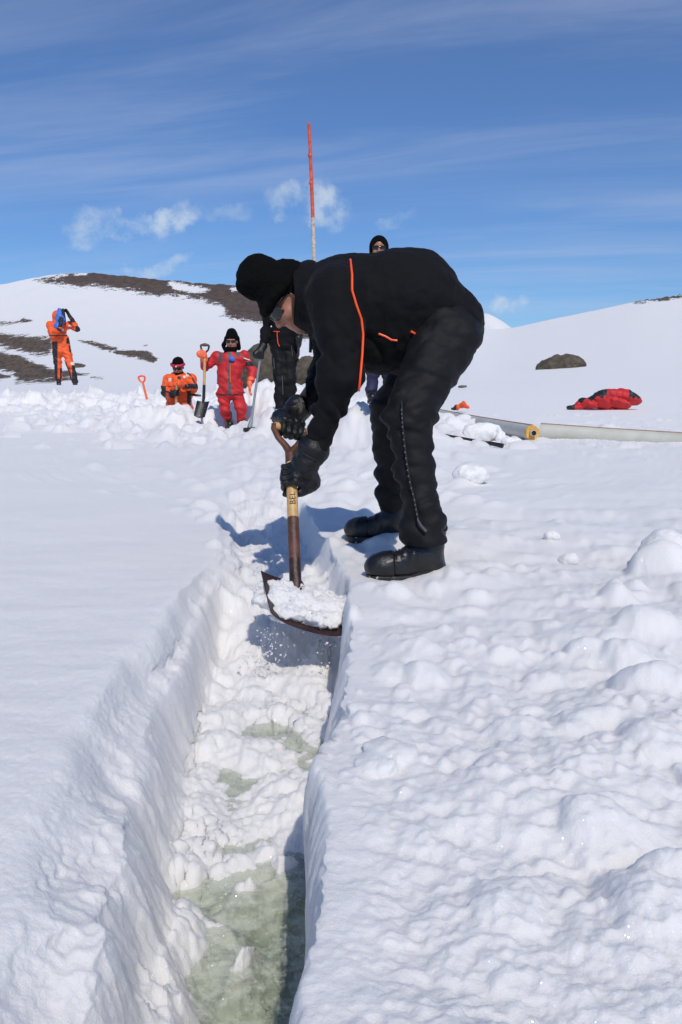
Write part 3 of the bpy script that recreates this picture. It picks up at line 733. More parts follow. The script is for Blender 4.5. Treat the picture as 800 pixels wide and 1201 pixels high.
def grip(F, P, a, n, r, wrist, s=1.0, infl=0.0, thumb=True, span=.0215, tips=(232, 246, 240, 222)):
    "a hand closed round a bar through P along a; n points from the bar to the palm"
    P = A3(P); a = A3(a); a /= np.linalg.norm(a); n = A3(n); n -= a * (n @ a); n /= np.linalg.norm(n); sd = np.cross(a, n)
    fr = (.0098 * s + infl); pal = P + n * (r + .014 * s) - sd * .045 * s
    ks = []
    for i in range(4):
        o = a * (1.5 - i) * span * s; f_ = fr * (1.0, 1.04, 1.0, .88)[i]
        at = lambda th, e=0.0: P + o + (r + f_ * .95 + e) * (math.cos(R(th)) * n + math.sin(R(th)) * sd)
        K = P + o * 1.02 + n * (r + .012 * s) + sd * (.018 * s)
        Bs = P + o * .72 + n * (r + .013 * s) - sd * (.062 * s)
        F.cap(Bs, K, .0135 * s + infl, .0125 * s + infl, k=.010); F.ell(K, [f_ * 1.22] * 3, k=.004)
        th = [52, 108, 168, tips[i]]; pts = [K] + [at(t) for t in th[1:]]
        for j in range(3): F.cap(pts[j], pts[j + 1], f_ * (1.06 - .07 * j), f_ * (1.0 - .07 * j), k=.003)
        ks.append(K)
    F.ell(pal, [.038 * s + infl, .032 * s + infl, .017 * s + infl], np.stack([a, sd, n], 1), k=.02)
    if thumb:
        b = P + a * .030 * s + n * (r + .010 * s) - sd * .050 * s; m_ = P + a * .050 * s + (r + fr) * (math.cos(R(-70)) * n + math.sin(R(-70)) * sd); m2 = P + a * .052 * s + (r + fr) * (math.cos(R(-125)) * n + math.sin(R(-125)) * sd); m3 = P + a * .050 * s + (r + fr) * (math.cos(R(-170)) * n + math.sin(R(-170)) * sd)
        F.cap(b, m_, .0165 * s + infl, .0125 * s + infl, k=.012); F.cap(m_, m2, .0125 * s + infl, .0115 * s + infl, k=.004); F.cap(m2, m3, .0115 * s + infl, .010 * s + infl, k=.003)
    w0 = P + n * (r + .014 * s) - sd * .070 * s
    F.cap(w0, wrist, .028 * s + infl, .031 * s + infl, k=.025)
    return w0
def open_hand(F, wrist, d, pn, s=1.0, infl=0.0, curl=.35, side=1):
    "relaxed open hand: d runs along the fingers, pn out of the palm"
    wrist = A3(wrist); d = A3(d); d /= np.linalg.norm(d); pn = A3(pn); pn -= d * (pn @ d); pn /= np.linalg.norm(pn); l = np.cross(d, pn) * side
    F.cap(wrist, wrist + d * .03 * s, .028 * s + infl, .026 * s + infl, k=.02, wide=l, ws=1.2)
    for i, (ln, sp) in enumerate(((.072, .30), (.080, .10), (.074, -.10), (.058, -.32))):
        b = wrist + d * .025 * s + l * (1.5 - i) * .016 * s; kn = wrist + d * .092 * s + l * (1.5 - i) * .022 * s
        F.cap(b, kn, .013 * s + infl, .011 * s + infl, k=.012)
        q = kn; dd = d + l * sp * .45
        for j in range(3):
            dd = dd / np.linalg.norm(dd); e = q + dd * ln * s * (.42, .32, .26)[j]; F.cap(q, e, (.0100 - .0008 * j) * s + infl, (.0092 - .0008 * j) * s + infl, k=.003); q = e; dd = dd + pn * curl * (1 + .2 * i)
    b = wrist + d * .025 * s + l * .022 * s; m_ = b + d * .035 * s + l * .030 * s + pn * .01; F.cap(b, m_, .016 * s + infl, .0125 * s + infl, k=.01); F.cap(m_, m_ + d * .034 * s + l * .012 * s + pn * .008, .012 * s + infl, .010 * s + infl, k=.003)
def glasses(root, T, s=1.0, lens=None, fold=.0, big=1.0):
    lens = lens or M['lens']; g = MB(); gp = root
    fr = MB()
    for q in (-1, 1):
        G = []
        for i in range(7):
            v = -1 + 2 * i / 6; row = []
            for j in range(9):
                t = j / 8; x = q * (.006 + .058 * t); hgt = .020 * big * (1 - .25 * t * t) * (1 - .15 * (1 - t) ** 2)
                y = .104 - .030 * t ** 1.8 - .006 * v * v; row.append(Vector(T(x, y, .004 + v * hgt)))
            G.append(row)
        m = MB(); m.sheet(G, .0022 * s); ring = G[0] + [r[-1] for r in G[1:]] + G[-1][::-1][1:] + [r[0] for r in G[1:-1]][::-1]
        m.obj('lens', lens, root)
        fr.tube(ring, .0021 * s, 6, closed=True)
        fr.tube([Vector(T(q * .064, .075, .012)), Vector(T(q * .074, .045, .013)), Vector(T(q * .080, -.005, .010)), Vector(T(q * .079, -.025, -.005))], [.0032 * s, .0028 * s, .0024 * s, .002 * s], 6)
    fr.tube([Vector(T(-.008, .104, .008)), Vector(T(0, .110, .011)), Vector(T(.008, .104, .008))], .0024 * s, 6)
    return fr.obj('glasses_frame', M['frame'], root)
def boot(root, ank, f, gzv, s=1.0, mt=None, h=.005, sole=True, laces=False, top=.13):
    f = A3(f); f[2] = 0; f /= np.linalg.norm(f); l = np.array([-f[1], f[0], 0]); up = np.array([0, 0, 1.]); O = np.array([ank[0], ank[1], gzv])
    p = lambda a, b, c: O + (f * a + l * b + up * c) * s
    F = Field()
    F.cap(p(-.005, 0, .10), p(-.012, 0, top + .06), .052 * s, .056 * s, k=.03)
    F.cap(p(-.020, 0, .055), p(.02, 0, .085), .040 * s, .046 * s, k=.03)
    F.cap(p(.02, 0, .095), p(.13, 0, .060), .049 * s, .040 * s, k=.04)
    F.ell(p(.158, 0, .056), np.array([.059, .049, .046]) * s, np.stack([f, l, up], 1), k=.03)
    F.cap(p(-.03, 0, .035), p(.12, 0, .035), .040 * s, .042 * s, k=.02)
    F.cut(p(0, 0, .022), -up)
    if h < .008:
        def dsp(P):
            q = (P - O) / s; a = q @ f; z = q[..., 2]
            cap_ = .0040 * sst(a, .118, .124) - .0050 * np.exp(-((a - .117) / .0035) ** 2)
            seam = -.0040 * np.exp(-((z - .028 - .02 * sst(a, .1, -.02)) / .004) ** 2)
            cr = -.0035 * np.abs(np.sin(a * 105 + z * 30)) * sst(z, .045, .075) * sst(a, .03, .06) * sst(-a, -.115, -.095)
            return -(cap_ + seam + cr) * s + .0012 * gnoise(P[..., 0] / .02, P[..., 1] / .02, P[..., 2] / .02)
        F.disp = dsp
    b = F.obj('boot', mt or M['boot'], root, h)
    if sole:
        G = Field()
        G.slab([(p(-.030, 0, 0), .043 * s), (p(.04, .004, 0), .041 * s), (p(.115, .002, 0), .048 * s), (p(.168, 0, 0), .046 * s)], up, -.012 * s, .030 * s, k=.002)
        if h < .008: G.disp = lambda P: .004 * (np.abs(np.sin(((P - O) @ f) * 190)) ** 3) * ((P - O)[..., 2] < .017)
        G.obj('sole', M['sole'], b, h)
    if laces:
        lc = MB()
        for i in range(5):
            t = .025 + .020 * i; zz = .150 - .0165 * i - .010
            a_ = F.snap([p(t, .030, zz), p(t + .012, 0, zz + .02), p(t + .004, -.030, zz)])
            lc.tube([Vector(x) for x in a_], .0028, 6)
        lc.tube([Vector(x) for x in F.snap([p(.02, -.02, .14), p(.05, -.05, .12), p(.04, -.05, .10)])], .0025, 6)
        lc.obj('laces', M['strap'], b)
    return b
def folds(P, ax, amp, sc, long=3.5, oct=2):
    "cloth folds: noise squeezed along the direction ax"
    ax = A3(ax); ax = ax / np.linalg.norm(ax); t = P @ ax; Q = P - t[..., None] * ax
    Q = Q / long + t[..., None] * ax
    return amp * (fbm(Q[..., 0], Q[..., 1], Q[..., 2], sc, oct, .5))
def ridge_folds(P, ax, amp, sc, long=3.0):
    ax = A3(ax); ax = ax / np.linalg.norm(ax); t = P @ ax; Q = (P - t[..., None] * ax) / long + t[..., None] * ax
    return amp * (1 - 2.2 * np.abs(gnoise(Q[..., 0] / sc, Q[..., 1] / sc, Q[..., 2] / sc)))

# ------------------------------------------------------------------ the digger bent over the trench
DX = W(490, 640, 3.2).x
dig = empty('person', (DX, 3.2, 0.0), 'person in black bending over the trench and digging with a wooden handled shovel', 'person')
Yn, Yf = 3.08, 3.52
p_sh, p_el, p_wr = W(393, 347, Yn + .02), W(402, 440, 3.02), W(371, 524, 3.04)
q_sh, q_el, q_wr = W(382, 352, Yf), W(388, 432, 3.46), W(352, 478, 3.26)
# shovel axis
sJ, sN = W(341, 536, 3.09), W(347, 692, 2.80); sA = (sJ - sN).normalized()
hP = sN + (sJ - sN) * ((692 - 561) / (692 - 536)); barL, barR = W(322, 499, 3.10), W(356, 505, 3.16); barM = (barL + barR) / 2
HC = A3(W(340, 349, 3.30)); HM = frame((-.57, -.24, -.78), (-.80, -.05, .60))
skin = Field(); T = head_sdf(skin, HC, HM, 1.02)
skin.cap(HC + HM @ A3((0, -.02, -.05)), W(385, 345, 3.3), .056, .07, k=.03)
def torso_core(F, d):
    F.cap(W(415, 357, 3.3), W(480, 358, 3.3), .185 - d, .19 - d, k=.06, wide=(0, 1, 0), ws=1.12); F.cap(W(480, 358, 3.3), W(528, 382, 3.3), .19 - d, .135 - d, k=.08, wide=(0, 1, 0), ws=1.12)
torso_core(skin, .05)
skin.cap(p_sh, p_el, .055, .045, k=.03); skin.cap(p_el, p_wr, .043, .030); skin.cap(q_sh, q_el, .055, .045, k=.03); skin.cap(q_el, q_wr, .043, .030)
n_hip, n_kn, n_an = W(522, 398, 3.17), W(479, 488, 3.00), W(497, 622, 2.93)
f_hip, f_kn, f_an = W(514, 398, 3.44), W(461, 480, 3.52), W(462, 588, 3.60)
for a, b, c in ((n_hip, n_kn, n_an), (f_hip, f_kn, f_an)): skin.cap(a, b, .085, .06, k=.05); skin.cap(b, c, .055, .04)
HANDN = dict(P=hP, a=-sA, n=(.80, -.60, .12), r=.019, wrist=W(357, 541, 3.03)); HANDF = dict(P=barM, a=(barR - barL), n=(0.05, -.10, 1), r=.015, wrist=W(346, 486, 3.25))
grip(skin, **HANDN); grip(skin, **HANDF)
skin.obj('body', M['skin'], dig, .0045)
# lips as a soft tint of their own is left to the shape; jacket
jk = Field(); torso_core(jk, 0)
jk.cap(W(388, 352, 3.3), W(363, 350, 3.3), .150, .128, k=.05, wide=(0, 1, 0), ws=1.05)
jk.cap(p_sh, p_el, .104, .078, k=.07); jk.cap(p_el, p_wr, .080, .058, k=.03); jk.cap(q_sh, q_el, .10, .080, k=.07); jk.cap(q_el, q_wr, .080, .058, k=.03)
jk.cap(W(436, 402, 3.3), W(470, 405, 3.3), .115, .115, k=.06, wide=(0, 1, 0), ws=1.4); jk.cap(W(470, 398, 3.3), W(500, 392, 3.3), .11, .09, k=.05, wide=(0, 1, 0), ws=1.5)
jk.ell(HC + HM @ A3((0, .01, -.02)), (.074, .088, .15), HM, k=.01, op='s')
jk.cap(W(352, 350, 3.3), W(362, 348, 3.3), .085, .075, k=.01, op='s')
ahem = A3(W(569, 392, 3.3)); bhem = A3(W(492, 402, 3.3)); dh = bhem - ahem
jk.cut(W(350, 372, 3.3), (-1, 0, -.10))
armax = A3(p_el - p_sh)
def jdisp(P):
    px, py = proj(P.reshape(-1, 3)); px = px.reshape(P.shape[:-1]); py = py.reshape(P.shape[:-1])
    d = folds(P, (1, 0, -.25), .007, .11, 2.5) + .003 * fbm(P[..., 0], P[..., 1], P[..., 2], .035, 2)
    arm = sst(px, 430, 415) * sst(py, 380, 420); d = d + arm * (ridge_folds(P, (-.3, .1, 1), .012, .085, 2.2) + ridge_folds(P, (.6, .2, 1), .006, .05, 3))
    fold2 = sst(px, 455, 500) * ridge_folds(P, (.45, 0, 1), .006, .09, 3.5); d = d + fold2 + sst(py, 340, 400) * ridge_folds(P, (.8, .2, .6), .006, .055, 4)
    return d
jk.disp = jdisp
# trousers
tr = Field()
tr.cap(W(528, 388, 3.3), W(512, 398, 3.3), .135, .125, k=.06, wide=(0, 1, 0), ws=1.12)
tr.cap(n_hip, n_kn, .130, .088, k=.06); tr.cap(n_kn, n_kn.lerp(n_an, .45), .086, .072, k=.04); tr.cap(n_kn.lerp(n_an, .45), n_an, .072, .080, k=.04); tr.cap(f_hip, f_kn, .128, .092, k=.06); tr.cap(f_kn, f_an, .088, .080, k=.05)
tr.cap(n_an, W(498, 630, 2.93), .084, .088, k=.03)
def tdisp(P):
    z = P[..., 2]
    d = ridge_folds(P, (.35, .1, 1), .012, .085, 2.6) * sst(-z, -.80, -.35) + ridge_folds(P, (-.5, .3, 1), .007, .05, 3) + folds(P, (.3, 0, 1), .006, .05, 2) + ridge_folds(P, (.7, 0, .7), .009, .13, 3) * sst(z, .5, .8)
    return d + .0012 * gnoise(P[..., 0] / .012, P[..., 1] / .012, P[..., 2] / .012)
tr.disp = tdisp; tr.cut(W(497, 637, 2.93), (0.06, -1.0 * 0, -1))
# the hem of the far leg sits a little higher on the raised snow, inside the boot shaft
gl_n = gz(W(480, 670, 2.93).x, 2.93); gl_f = gz(W(440, 610, 3.6).x, 3.6)
tr_o = tr.obj('trousers', M['trousers'], dig, .0055)
jk_o = jk.obj('jacket', M['jacket'], dig, .005)
# collar edge, seams, zips
def on(F, pts, off=.002, sub=4):
    out = []
    for (a, b), (c, d) in zip(pts, pts[1:]):
        for i in range(sub):
            t = i / sub; h = F.hit(a + (c - a) * t, b + (d - b) * t, off)
            if h is not None: out.append(h)
    h = F.hit(pts[-1][0], pts[-1][1], off)
    if h is not None: out.append(h)
    return out
def strip(F, pts, rad, name, mt, parent, off=.001, flat=None, sub=4):
    P = on(F, pts, off, sub); P = [p for i, p in enumerate(P) if i == 0 or (p - P[i - 1]).length < .12]
    return MB().tube(P, rad, 8).obj(name, mt, parent) if len(P) > 2 else None
strip(jk, [(411, 304), (413, 322), (413, 340), (418, 357), (424, 374), (426, 392), (425, 415), (423, 438), (421, 458)], .0042, 'piping', M['piping'], jk_o)
strip(jk, [(444, 391), (452, 394), (459, 398), (466, 399)], .0040, 'piping', M['piping'], jk_o)
strip(jk, [(482, 388), (487, 391), (492, 392)], .0040, 'piping', M['piping'], jk_o)
strip(jk, [(497, 392), (496, 396), (494, 400)], .0040, 'piping', M['piping'], jk_o)
strip(tr, [(471, 470), (472, 492), (474, 515), (477, 540), (481, 565), (487, 590), (491, 612)], .0030, 'zip', M['strap'], tr_o, off=-.001, sub=6)
zp = MB()
for a in on(tr, [(471, 480), (472, 500), (475, 530), (479, 558), (486, 586), (490, 608)], .002, 4): zp.box(a, (.0020, 0, 0), (0, .002, 0), (0, 0, .0026))
zp.obj('zip_teeth', M['zip'], tr_o)
a = tr.hit(490, 609, .006)
if a is not None: MB().tube([a, a + Vector((.012, -.008, -.02)), a + Vector((.028, -.012, -.038))], [.003, .004, .005], 8).obj('zip_pull', M['zip'], tr_o)
c0 = W(361, 385, 3.26); MB().tube([c0, W(364, 398, 3.25)], .0018, 6).obj('drawcord', M['strap'], jk_o)
MB().tube([W(364, 398, 3.25), W(364.5, 403, 3.25), W(364, 413, 3.25)], [.0035, .0065, .0055], 8).obj('zip_pull', M['strap'], jk_o)
# turned-up collar round the neck
cl = MB(); rows = []
for i in range(5):
    v = i / 4; row = []
    for j in range(29):
        th = 2 * math.pi * j / 28; c = A3(W(366, 349, 3.3)) + A3((-.055 * v, 0, .006 * v)); u_ = A3((.10, 0, 1.0)); l_ = A3((0, 1, 0))
        wob = 1 + .03 * math.sin(3 * th + 1) + .02 * math.sin(7 * th)
        rr = (.128 - .012 * v + .008 * math.sin(v * 3.1)) * wob; row.append(Vector(c + u_ / np.linalg.norm(u_) * math.cos(th) * rr + l_ * math.sin(th) * rr * .92))
    rows.append(row)
cl.sheet(rows, .010); cl.obj('collar', M['jacket'], jk_o)
# knitted hat that reaches down the nape
ht = Field(); U = HM[:, 2]; Fw = HM[:, 1]; Lt = HM[:, 0]
ht.ell(HC + U * .050 - Fw * .008, (.095, .108, .112), HM, k=.02); ht.ell(HC + U * .150 + Fw * .004, (.074, .082, .074), HM, k=.03); ht.ell(HC + U * .150 + Fw * .055, (.052, .046, .042), HM, k=.03)
ht.cap(HC - Fw * .070 + U * .03, W(366, 333, 3.3), .066, .078, k=.04, wide=(0, 1, 0), ws=1.1)
ht.ell(HC + HM @ A3((0, .062, -.084)), (.15, .112, .112), HM, k=.008, op='s')
rp = [HC + U * (.038 + .004 * math.sin(2 * t)) + Lt * .094 * math.sin(t) + Fw * (.112 * math.cos(t) - .008) for t in np.linspace(-1.9, 1.9, 13)]
for a, b in zip(rp, rp[1:]): ht.cap(a, b, .0165, .0165, k=.012)
ht.disp = lambda P: .005 * fbm(P[..., 0], P[..., 1], P[..., 2], .045, 3) + ridge_folds(P, U, .006, .05, 2.5)
ht.obj('knitted_hat', M['knit'], dig, .0045)
gr = glasses(dig, T, 1.02, big=1.15)
# gloves
def glove(root, kw, cuffs, infl=.0032, h=.0035, m=None, nm='glove', s=1.06):
    F = Field(); w0 = grip(F, s=s, infl=infl, **kw)
    for a, b, ra, rb in cuffs: F.cap(a, b, ra, rb, k=.02)
    F.disp = lambda P: .0018 * fbm(P[..., 0], P[..., 1], P[..., 2], .02, 2) + ridge_folds(P, A3(kw['wrist']) - A3(kw['P']), .0022, .03, 2)
    return F, F.obj(nm, m or M['leather'], root, h)
GF, go = glove(dig, HANDN, [(W(357, 548, 3.03), W(367, 528, 3.04), .040, .062)])
GF2, go2 = glove(dig, HANDF, [(W(345, 487, 3.25), W(350, 479, 3.27), .046, .054)])
strip(GF, [(355, 531), (364, 536), (374, 541), (381, 545)], .0025, 'seam', M['strap'], go)
boot(dig, A3(W(501, 640, 2.93)), (-1, -.10, 0), gl_n - .022, 1.0, laces=True, h=.004)
boot(dig, A3(W(464, 590, 3.60)), (-1, .03, 0), gl_f - .032, 1.0, h=.0045)
lift = dig.location.copy()

# ------------------------------------------------------------------ the digger's shovel
shv = empty('shovel', sN, 'large shovel with wooden handle held by the bending digger, snow on its blade', 'shovel')
along = lambda t: sN + (sJ - sN) * t
MB().tube([along(.52), along(.7), along(.88), along(.965)], [.0195, .0195, .0185, .0175], 20).obj('shaft', M['wood'], shv)
MB().tube([along(.20), along(.36), along(.525)], [.0205, .0205, .0202], 20).obj('painted_band', M['brown'], shv)
yk = MB(); yk.tube([along(.955), along(1.04), sJ + sA * .035], [.0200, .0200, .017], 14)
yk.tube([sJ + sA * .018, W(334, 521, 3.09), W(326, 512, 3.095), barL + Vector((-.002, 0, -.008)), barL + Vector((-.001, 0, .010))], [.016, .0125, .0115, .012, .010], 10, flat=((0, 1, 0), 1.25))
yk.tube([sJ + sA * .018, W(349, 522, 3.13), W(354, 514, 3.15), barR + Vector((.002, 0, -.008)), barR + Vector((.001, 0, .010))], [.016, .0125, .0115, .012, .010], 10, flat=((0, 1, 0), 1.25))
yk.obj('yoke', M['brown'], shv)
MB().tube([barL, (barL + barR) / 2, barR], [.0145, .0165, .0145], 16).obj('handle', M['wood'], shv)
LB, RB, LF, RF = W(303, 676, 2.83), W(396, 706, 2.90), W(317, 722, 2.60), W(403, 748, 2.58)
bn = (RB - LB).cross(LF - LB).normalized(); bn = bn if bn.z > 0 else -bn
G = []
for i in range(15):
    v = i / 14; row = []
    for j in range(21):
        u = j / 20; p = LB.lerp(RB, u).lerp(LF.lerp(RF, u), v)
        e = abs(2 * u - 1); up = .024 * e ** 4 * (1 - .65 * v) + .030 * (1 - v) ** 3 * (1 - e ** 3) * 1.0 + .012 * (e ** 2)
        if v > .5: p = p + (p - LB.lerp(RB, u)).normalized() * (-.012 * e ** 6)
        row.append(p + bn * (up - .012))
    G.append(row)
bl = MB().sheet(G, .0032).obj('blade', M['blade'], shv, bevel=0)
mid = LB.lerp(RB, .47) + bn * .02; soc = MB()
soc.tube([along(.22), along(.10), sN, sN.lerp(mid, .6) + bn * .008, mid + (LF - LB) * .14 + bn * .004, mid + (LF - LB) * .30 - bn * .012], [.0210, .0205, .0205, .022, .017, .007], 16)
soc.obj('socket', M['blade'], shv)
for q in (.04, -.03):
    MB().tube([along(.16 + q) + Vector((0, -.0205, 0)), along(.16 + q) + Vector((0, -.0255, 0))], [.005, .004], 8).obj('rivet', M['zip'], shv)
def text_mesh(body, size):
    cu = bpy.data.curves.new('lettering', 'FONT'); cu.body = body; cu.size = size; cu.extrude = .0; cu.align_x = 'LEFT'; cu.resolution_u = 4; cu.space_character = 1.1
    o = bpy.data.objects.new('tmp', cu); COL.objects.link(o); dg = bpy.context.evaluated_depsgraph_get(); me = bpy.data.meshes.new_from_object(o.evaluated_get(dg)); bpy.data.objects.remove(o); bpy.data.curves.remove(cu)
    bm = bmesh.new(); bm.from_mesh(me); bmesh.ops.subdivide_edges(bm, edges=[e for e in bm.edges if e.calc_length() > .004], cuts=2); bm.to_mesh(me); bm.free(); return me
me = text_mesh('BEL', .030); t0_ = hP - sA * .118; tocam = (CAM - t0_); tocam = (tocam - sA * tocam.dot(sA)).normalized(); sx = sA.cross(tocam)   # letters run up the shaft
for v in me.vertices:
    x, y = v.co.x, v.co.y - .011; ang = y / .0198; v.co = t0_ + sA * x + (tocam * math.cos(ang) - sx * math.sin(ang)) * .0206
for p in me.polygons: p.use_smooth = False
me.materials.clear(); me.materials.append(M['ink']); shift(me, sN); lt = link('lettering', me, shv)
# heaped snow on the blade
SNOWLOAD = Field()
for (px, py, yy, r) in [(314, 704, 2.72, .034), (318, 690, 2.80, .030), (332, 722, 2.65, .030), (330, 700, 2.76, .040), (345, 705, 2.76, .048), (360, 710, 2.75, .046), (375, 716, 2.74, .045), (390, 722, 2.72, .040), (322, 708, 2.72, .028), (335, 715, 2.68, .032), (352, 722, 2.67, .032), (370, 726, 2.66, .034), (388, 732, 2.65, .032), (399, 714, 2.76, .045), (408, 722, 2.72, .040), (312, 696, 2.77, .024), (420, 718, 2.78, .040), (412, 706, 2.84, .038), (380, 704, 2.84, .036), (326, 694, 2.80, .026), (344, 696, 2.82, .030), (362, 700, 2.82, .032)]:
    SNOWLOAD.ell(W(px, py, yy) + bn * .006, (r * 1.25, r * 1.25, r * .60), k=.03)
SNOWLOAD.disp = lambda P: .013 * fbm(P[..., 0], P[..., 1], P[..., 2], .045, 5, .65) 
sl = SNOWLOAD.obj('snow_heap', M['snow'], None, .0045); tag(sl, 'wet snow heaped on the blade of the raised shovel', 'snow')

# ------------------------------------------------------------------ the others along the trench
def figure(label, Y, J, st, h=.0095, group=None):
    "J: joint -> (photo px, py, metres nearer(-)/farther(+)); a whole clothed person"
    P = {k_: W(v[0], v[1], Y + (v[2] if len(v) > 2 else 0)) for k_, v in J.items()}
    base = Vector(((P['an_l'].x + P['an_r'].x) / 2, Y, min(P['an_l'].z, P['an_r'].z) - .08))
    root = empty('person', base, label, 'person', group)
    lat = (P['sh_l'] - P['sh_r']).normalized(); b = st.get('bulk', 1.0)
    hc = A3(P['head']); Mt = frame(st.get('face', (0, -1, -.1)), st.get('crown', (0, 0, 1))); hs = st.get('hs', 1.0)
    def shape(F, d, limbs=True):
        F.cap(P['chest'], P['waist'], (.150 - d) * b, (.132 - d) * b, k=.05, wide=lat, ws=1.28); F.cap(P['waist'], P['hip'], (.132 - d) * b, (.142 - d) * b, k=.05, wide=lat, ws=1.25)
        F.cap(P['chest'], P['neck'], (.10 - d) * b, (.072 - d * .6) * b, k=.05)
        for q in 'lr':
            F.cap(P['chest'], P['sh_' + q], (.10 - d) * b, (.078 - d * .8) * b, k=.05)
            F.cap(P['sh_' + q], P['el_' + q], (.076 - d * .8) * b, (.062 - d * .6) * b, k=.03); F.cap(P['el_' + q], P['wr_' + q], (.062 - d * .6) * b, (.050 - d * .5) * b, k=.02)
            F.cap(P['hp_' + q], P['kn_' + q], (.104 - d) * b, (.080 - d * .8) * b, k=.03); F.cap(P['kn_' + q], P['an_' + q], (.080 - d * .8) * b, (.070 - d * .6) * b, k=.02)
    sk = Field(); Tt = head_sdf(sk, hc, Mt, hs); shape(sk, .055); sk.cap(hc - Mt[:, 2] * .06, P['neck'], .055, .06, k=.03)
    for q in 'lr':
        sk.cap(P['wr_' + q], P['hd_' + q], .026, .026)
        g = st.get('grip_' + q)
        if g: grip(sk, W(*g[0]) if len(g[0]) == 3 else g[0], g[1], g[2], g[3], P['wr_' + q])
        else: open_hand(sk, P['hd_' + q], st.get('hdir_' + q, (0, -.2, -1)), st.get('palm_' + q, (0, -1, 0)))
    sk.obj('body', M[st.get('skin', 'skin')], root, h * .8)
    su = Field(); shape(su, 0)
    su.disp = lambda Q: folds(Q, (.2, 0, 1), .018, .13, 2.6) + ridge_folds(Q, (.5, .3, 1), .015, .10, 2.2)
    def zone(x0, x1, y0, y1, face=True):
        def f(C):
            px, py = proj(C); return (px >= x0) & (px <= x1) & (py >= y0) & (py <= y1) & ((C[:, 1] < Y + .02) if face else True)
        return f
    Z = [(nm, M[mm], (zone(*a) if isinstance(a, tuple) else a)) for nm, mm, a in st.get('zones', [])]
    so = su.obj(st.get('suitname', 'suit'), M[st['suit']], root, h, Z)
    for q in 'lr':
        G = Field(); g = st.get('grip_' + q); m_ = st.get('glove_' + q, st.get('glove', 'leather'))
        if g: grip(G, W(*g[0]) if len(g[0]) == 3 else g[0], g[1], g[2], g[3], P['wr_' + q], infl=.004)
        else: open_hand(G, P['hd_' + q], st.get('hdir_' + q, (0, -.2, -1)), st.get('palm_' + q, (0, -1, 0)), infl=.004)
        G.cap(P['wr_' + q].lerp(P['hd_' + q], -.35), P['hd_' + q], .050, .036, k=.02); G.obj('glove', M[m_], root, min(h, .006))
        boot(root, A3(P['an_' + q]), st.get('toe', (0, -1, 0)), P['an_' + q].z - .085, 1.0, M[st.get('boots', 'boot')], h=.0085)
    Hc = lambda x, y, z: hc + Mt @ (np.array([x, y, z]) * hs)
    wear = st.get('wear')
    if wear in ('beanie', 'bighat'):
        F = Field(); F.ell(Hc(0, -.012, .058), (.088, .108, .092), Mt, k=.02)
        if wear == 'bighat':
            F.ell(Hc(.0, -.01, .12), (.062, .07, .055), Mt, k=.03); F.cap(Hc(.07, -.02, .03), Hc(.115, -.02, -.05), .035, .026, k=.03); F.cap(Hc(.115, -.02, -.05), Hc(.10, .0, -.105), .026, .022, k=.02)
            F.cap(Hc(-.07, -.03, .03), Hc(-.085, -.03, -.09), .035, .03, k=.03)
        F.ell(Hc(0, .095, -.035), (.085, .07, .070), Mt, k=.01, op='s')
        F.disp = lambda Q: .005 * fbm(Q[:, 0], Q[:, 1], Q[:, 2], .05, 2)
        F.obj('knitted_hat', M['knit'], root, .006)
    if wear in ('hood', 'balaclava'):
        F = Field(); F.ell(Hc(0, -.02, .02), (.100, .118, .122), Mt, k=.02); F.cap(Hc(0, -.03, -.05), P['neck'], .085, .10, k=.04)
        F.ell(Hc(0, .105, -.012), (.064, .09, .088), Mt, k=.012, op='s')
        F.obj('hood', M[st.get('hoodmat', 'knit')], root, .006)
    if st.get('mask'):
        F = Field(); F.ell(Hc(0, .030, -.085), (.066, .072, .050), Mt, k=.02); F.cap(Hc(0, -.01, -.10), P['neck'], .070, .085, k=.03); F.obj('face_mask', M['knit'], root, .006)
    if st.get('glasses'): glasses(root, Hc, hs)
    return root, P, su, Hc, so
def shaded(root, F, pts, rad, name, mt, off=.003): return strip(F, pts, rad, name, M[mt], root, off)

# person in red with the black hat
Jr = dict(head=(272, 400), neck=(270, 412), chest=(270, 424), waist=(270, 446), hip=(271, 458), sh_l=(286, 419), sh_r=(255, 419), el_l=(297, 434, -.02), wr_l=(294, 446, -.12), hd_l=(293, 449, -.14),
          el_r=(240, 430, -.02), wr_r=(240, 420, -.16), hd_r=(240, 417, -.17), hp_l=(279, 460), hp_r=(262, 460), kn_l=(282, 478, -.04), kn_r=(264, 479, -.02), an_l=(284, 496, 0), an_r=(268, 494, .10))
red, rP, rF, rH, rS = figure('person in red suit, black hat and dark glasses, gripping the black shovel', 12.0, Jr, dict(
    suit='red', wear='bighat', mask=True, glasses=True, face=(-.05, -1, -.12), hs=1.05, bulk=1.0, glove='orglove', grip_r=((238.5, 415, 11.80), (0, 0, 1), (.35, -.9, 0), .016), toe=(.25, -1, 0), palm_l=(1, 0, 0),
    zones=[('zip_band', 'greyzip', (267.5, 271.8, 412, 462)), ('shoulder_strap', 'greyzip', (256, 261, 413, 425)), ('shoulder_strap', 'greyzip', (277, 282, 407, 418)), ('arm_band', 'blacksuit', (288, 300, 424, 429)), ('cuff', 'blacksuit', (230, 246, 418, 421.5))]))
F = Field(); F.ell(rF.hit(271.5, 420) + Vector((0, -.015, 0)), (.035, .03, .03)); F.ell(rF.hit(273.5, 421) + Vector((0, -.015, 0)), (.025, .02, .03)); F.obj('blue_toggle', M['blue'], red, .006)
shaded(red, rF, [(270, 427), (270, 438), (270.5, 448)], .007, 'zip_cord', 'piping')
for pts in ([(256, 440), (255, 446), (255, 450)], [(281, 434), (283, 440), (284, 446)]): shaded(red, rF, pts, .006, 'pocket_zip', 'greyzip')
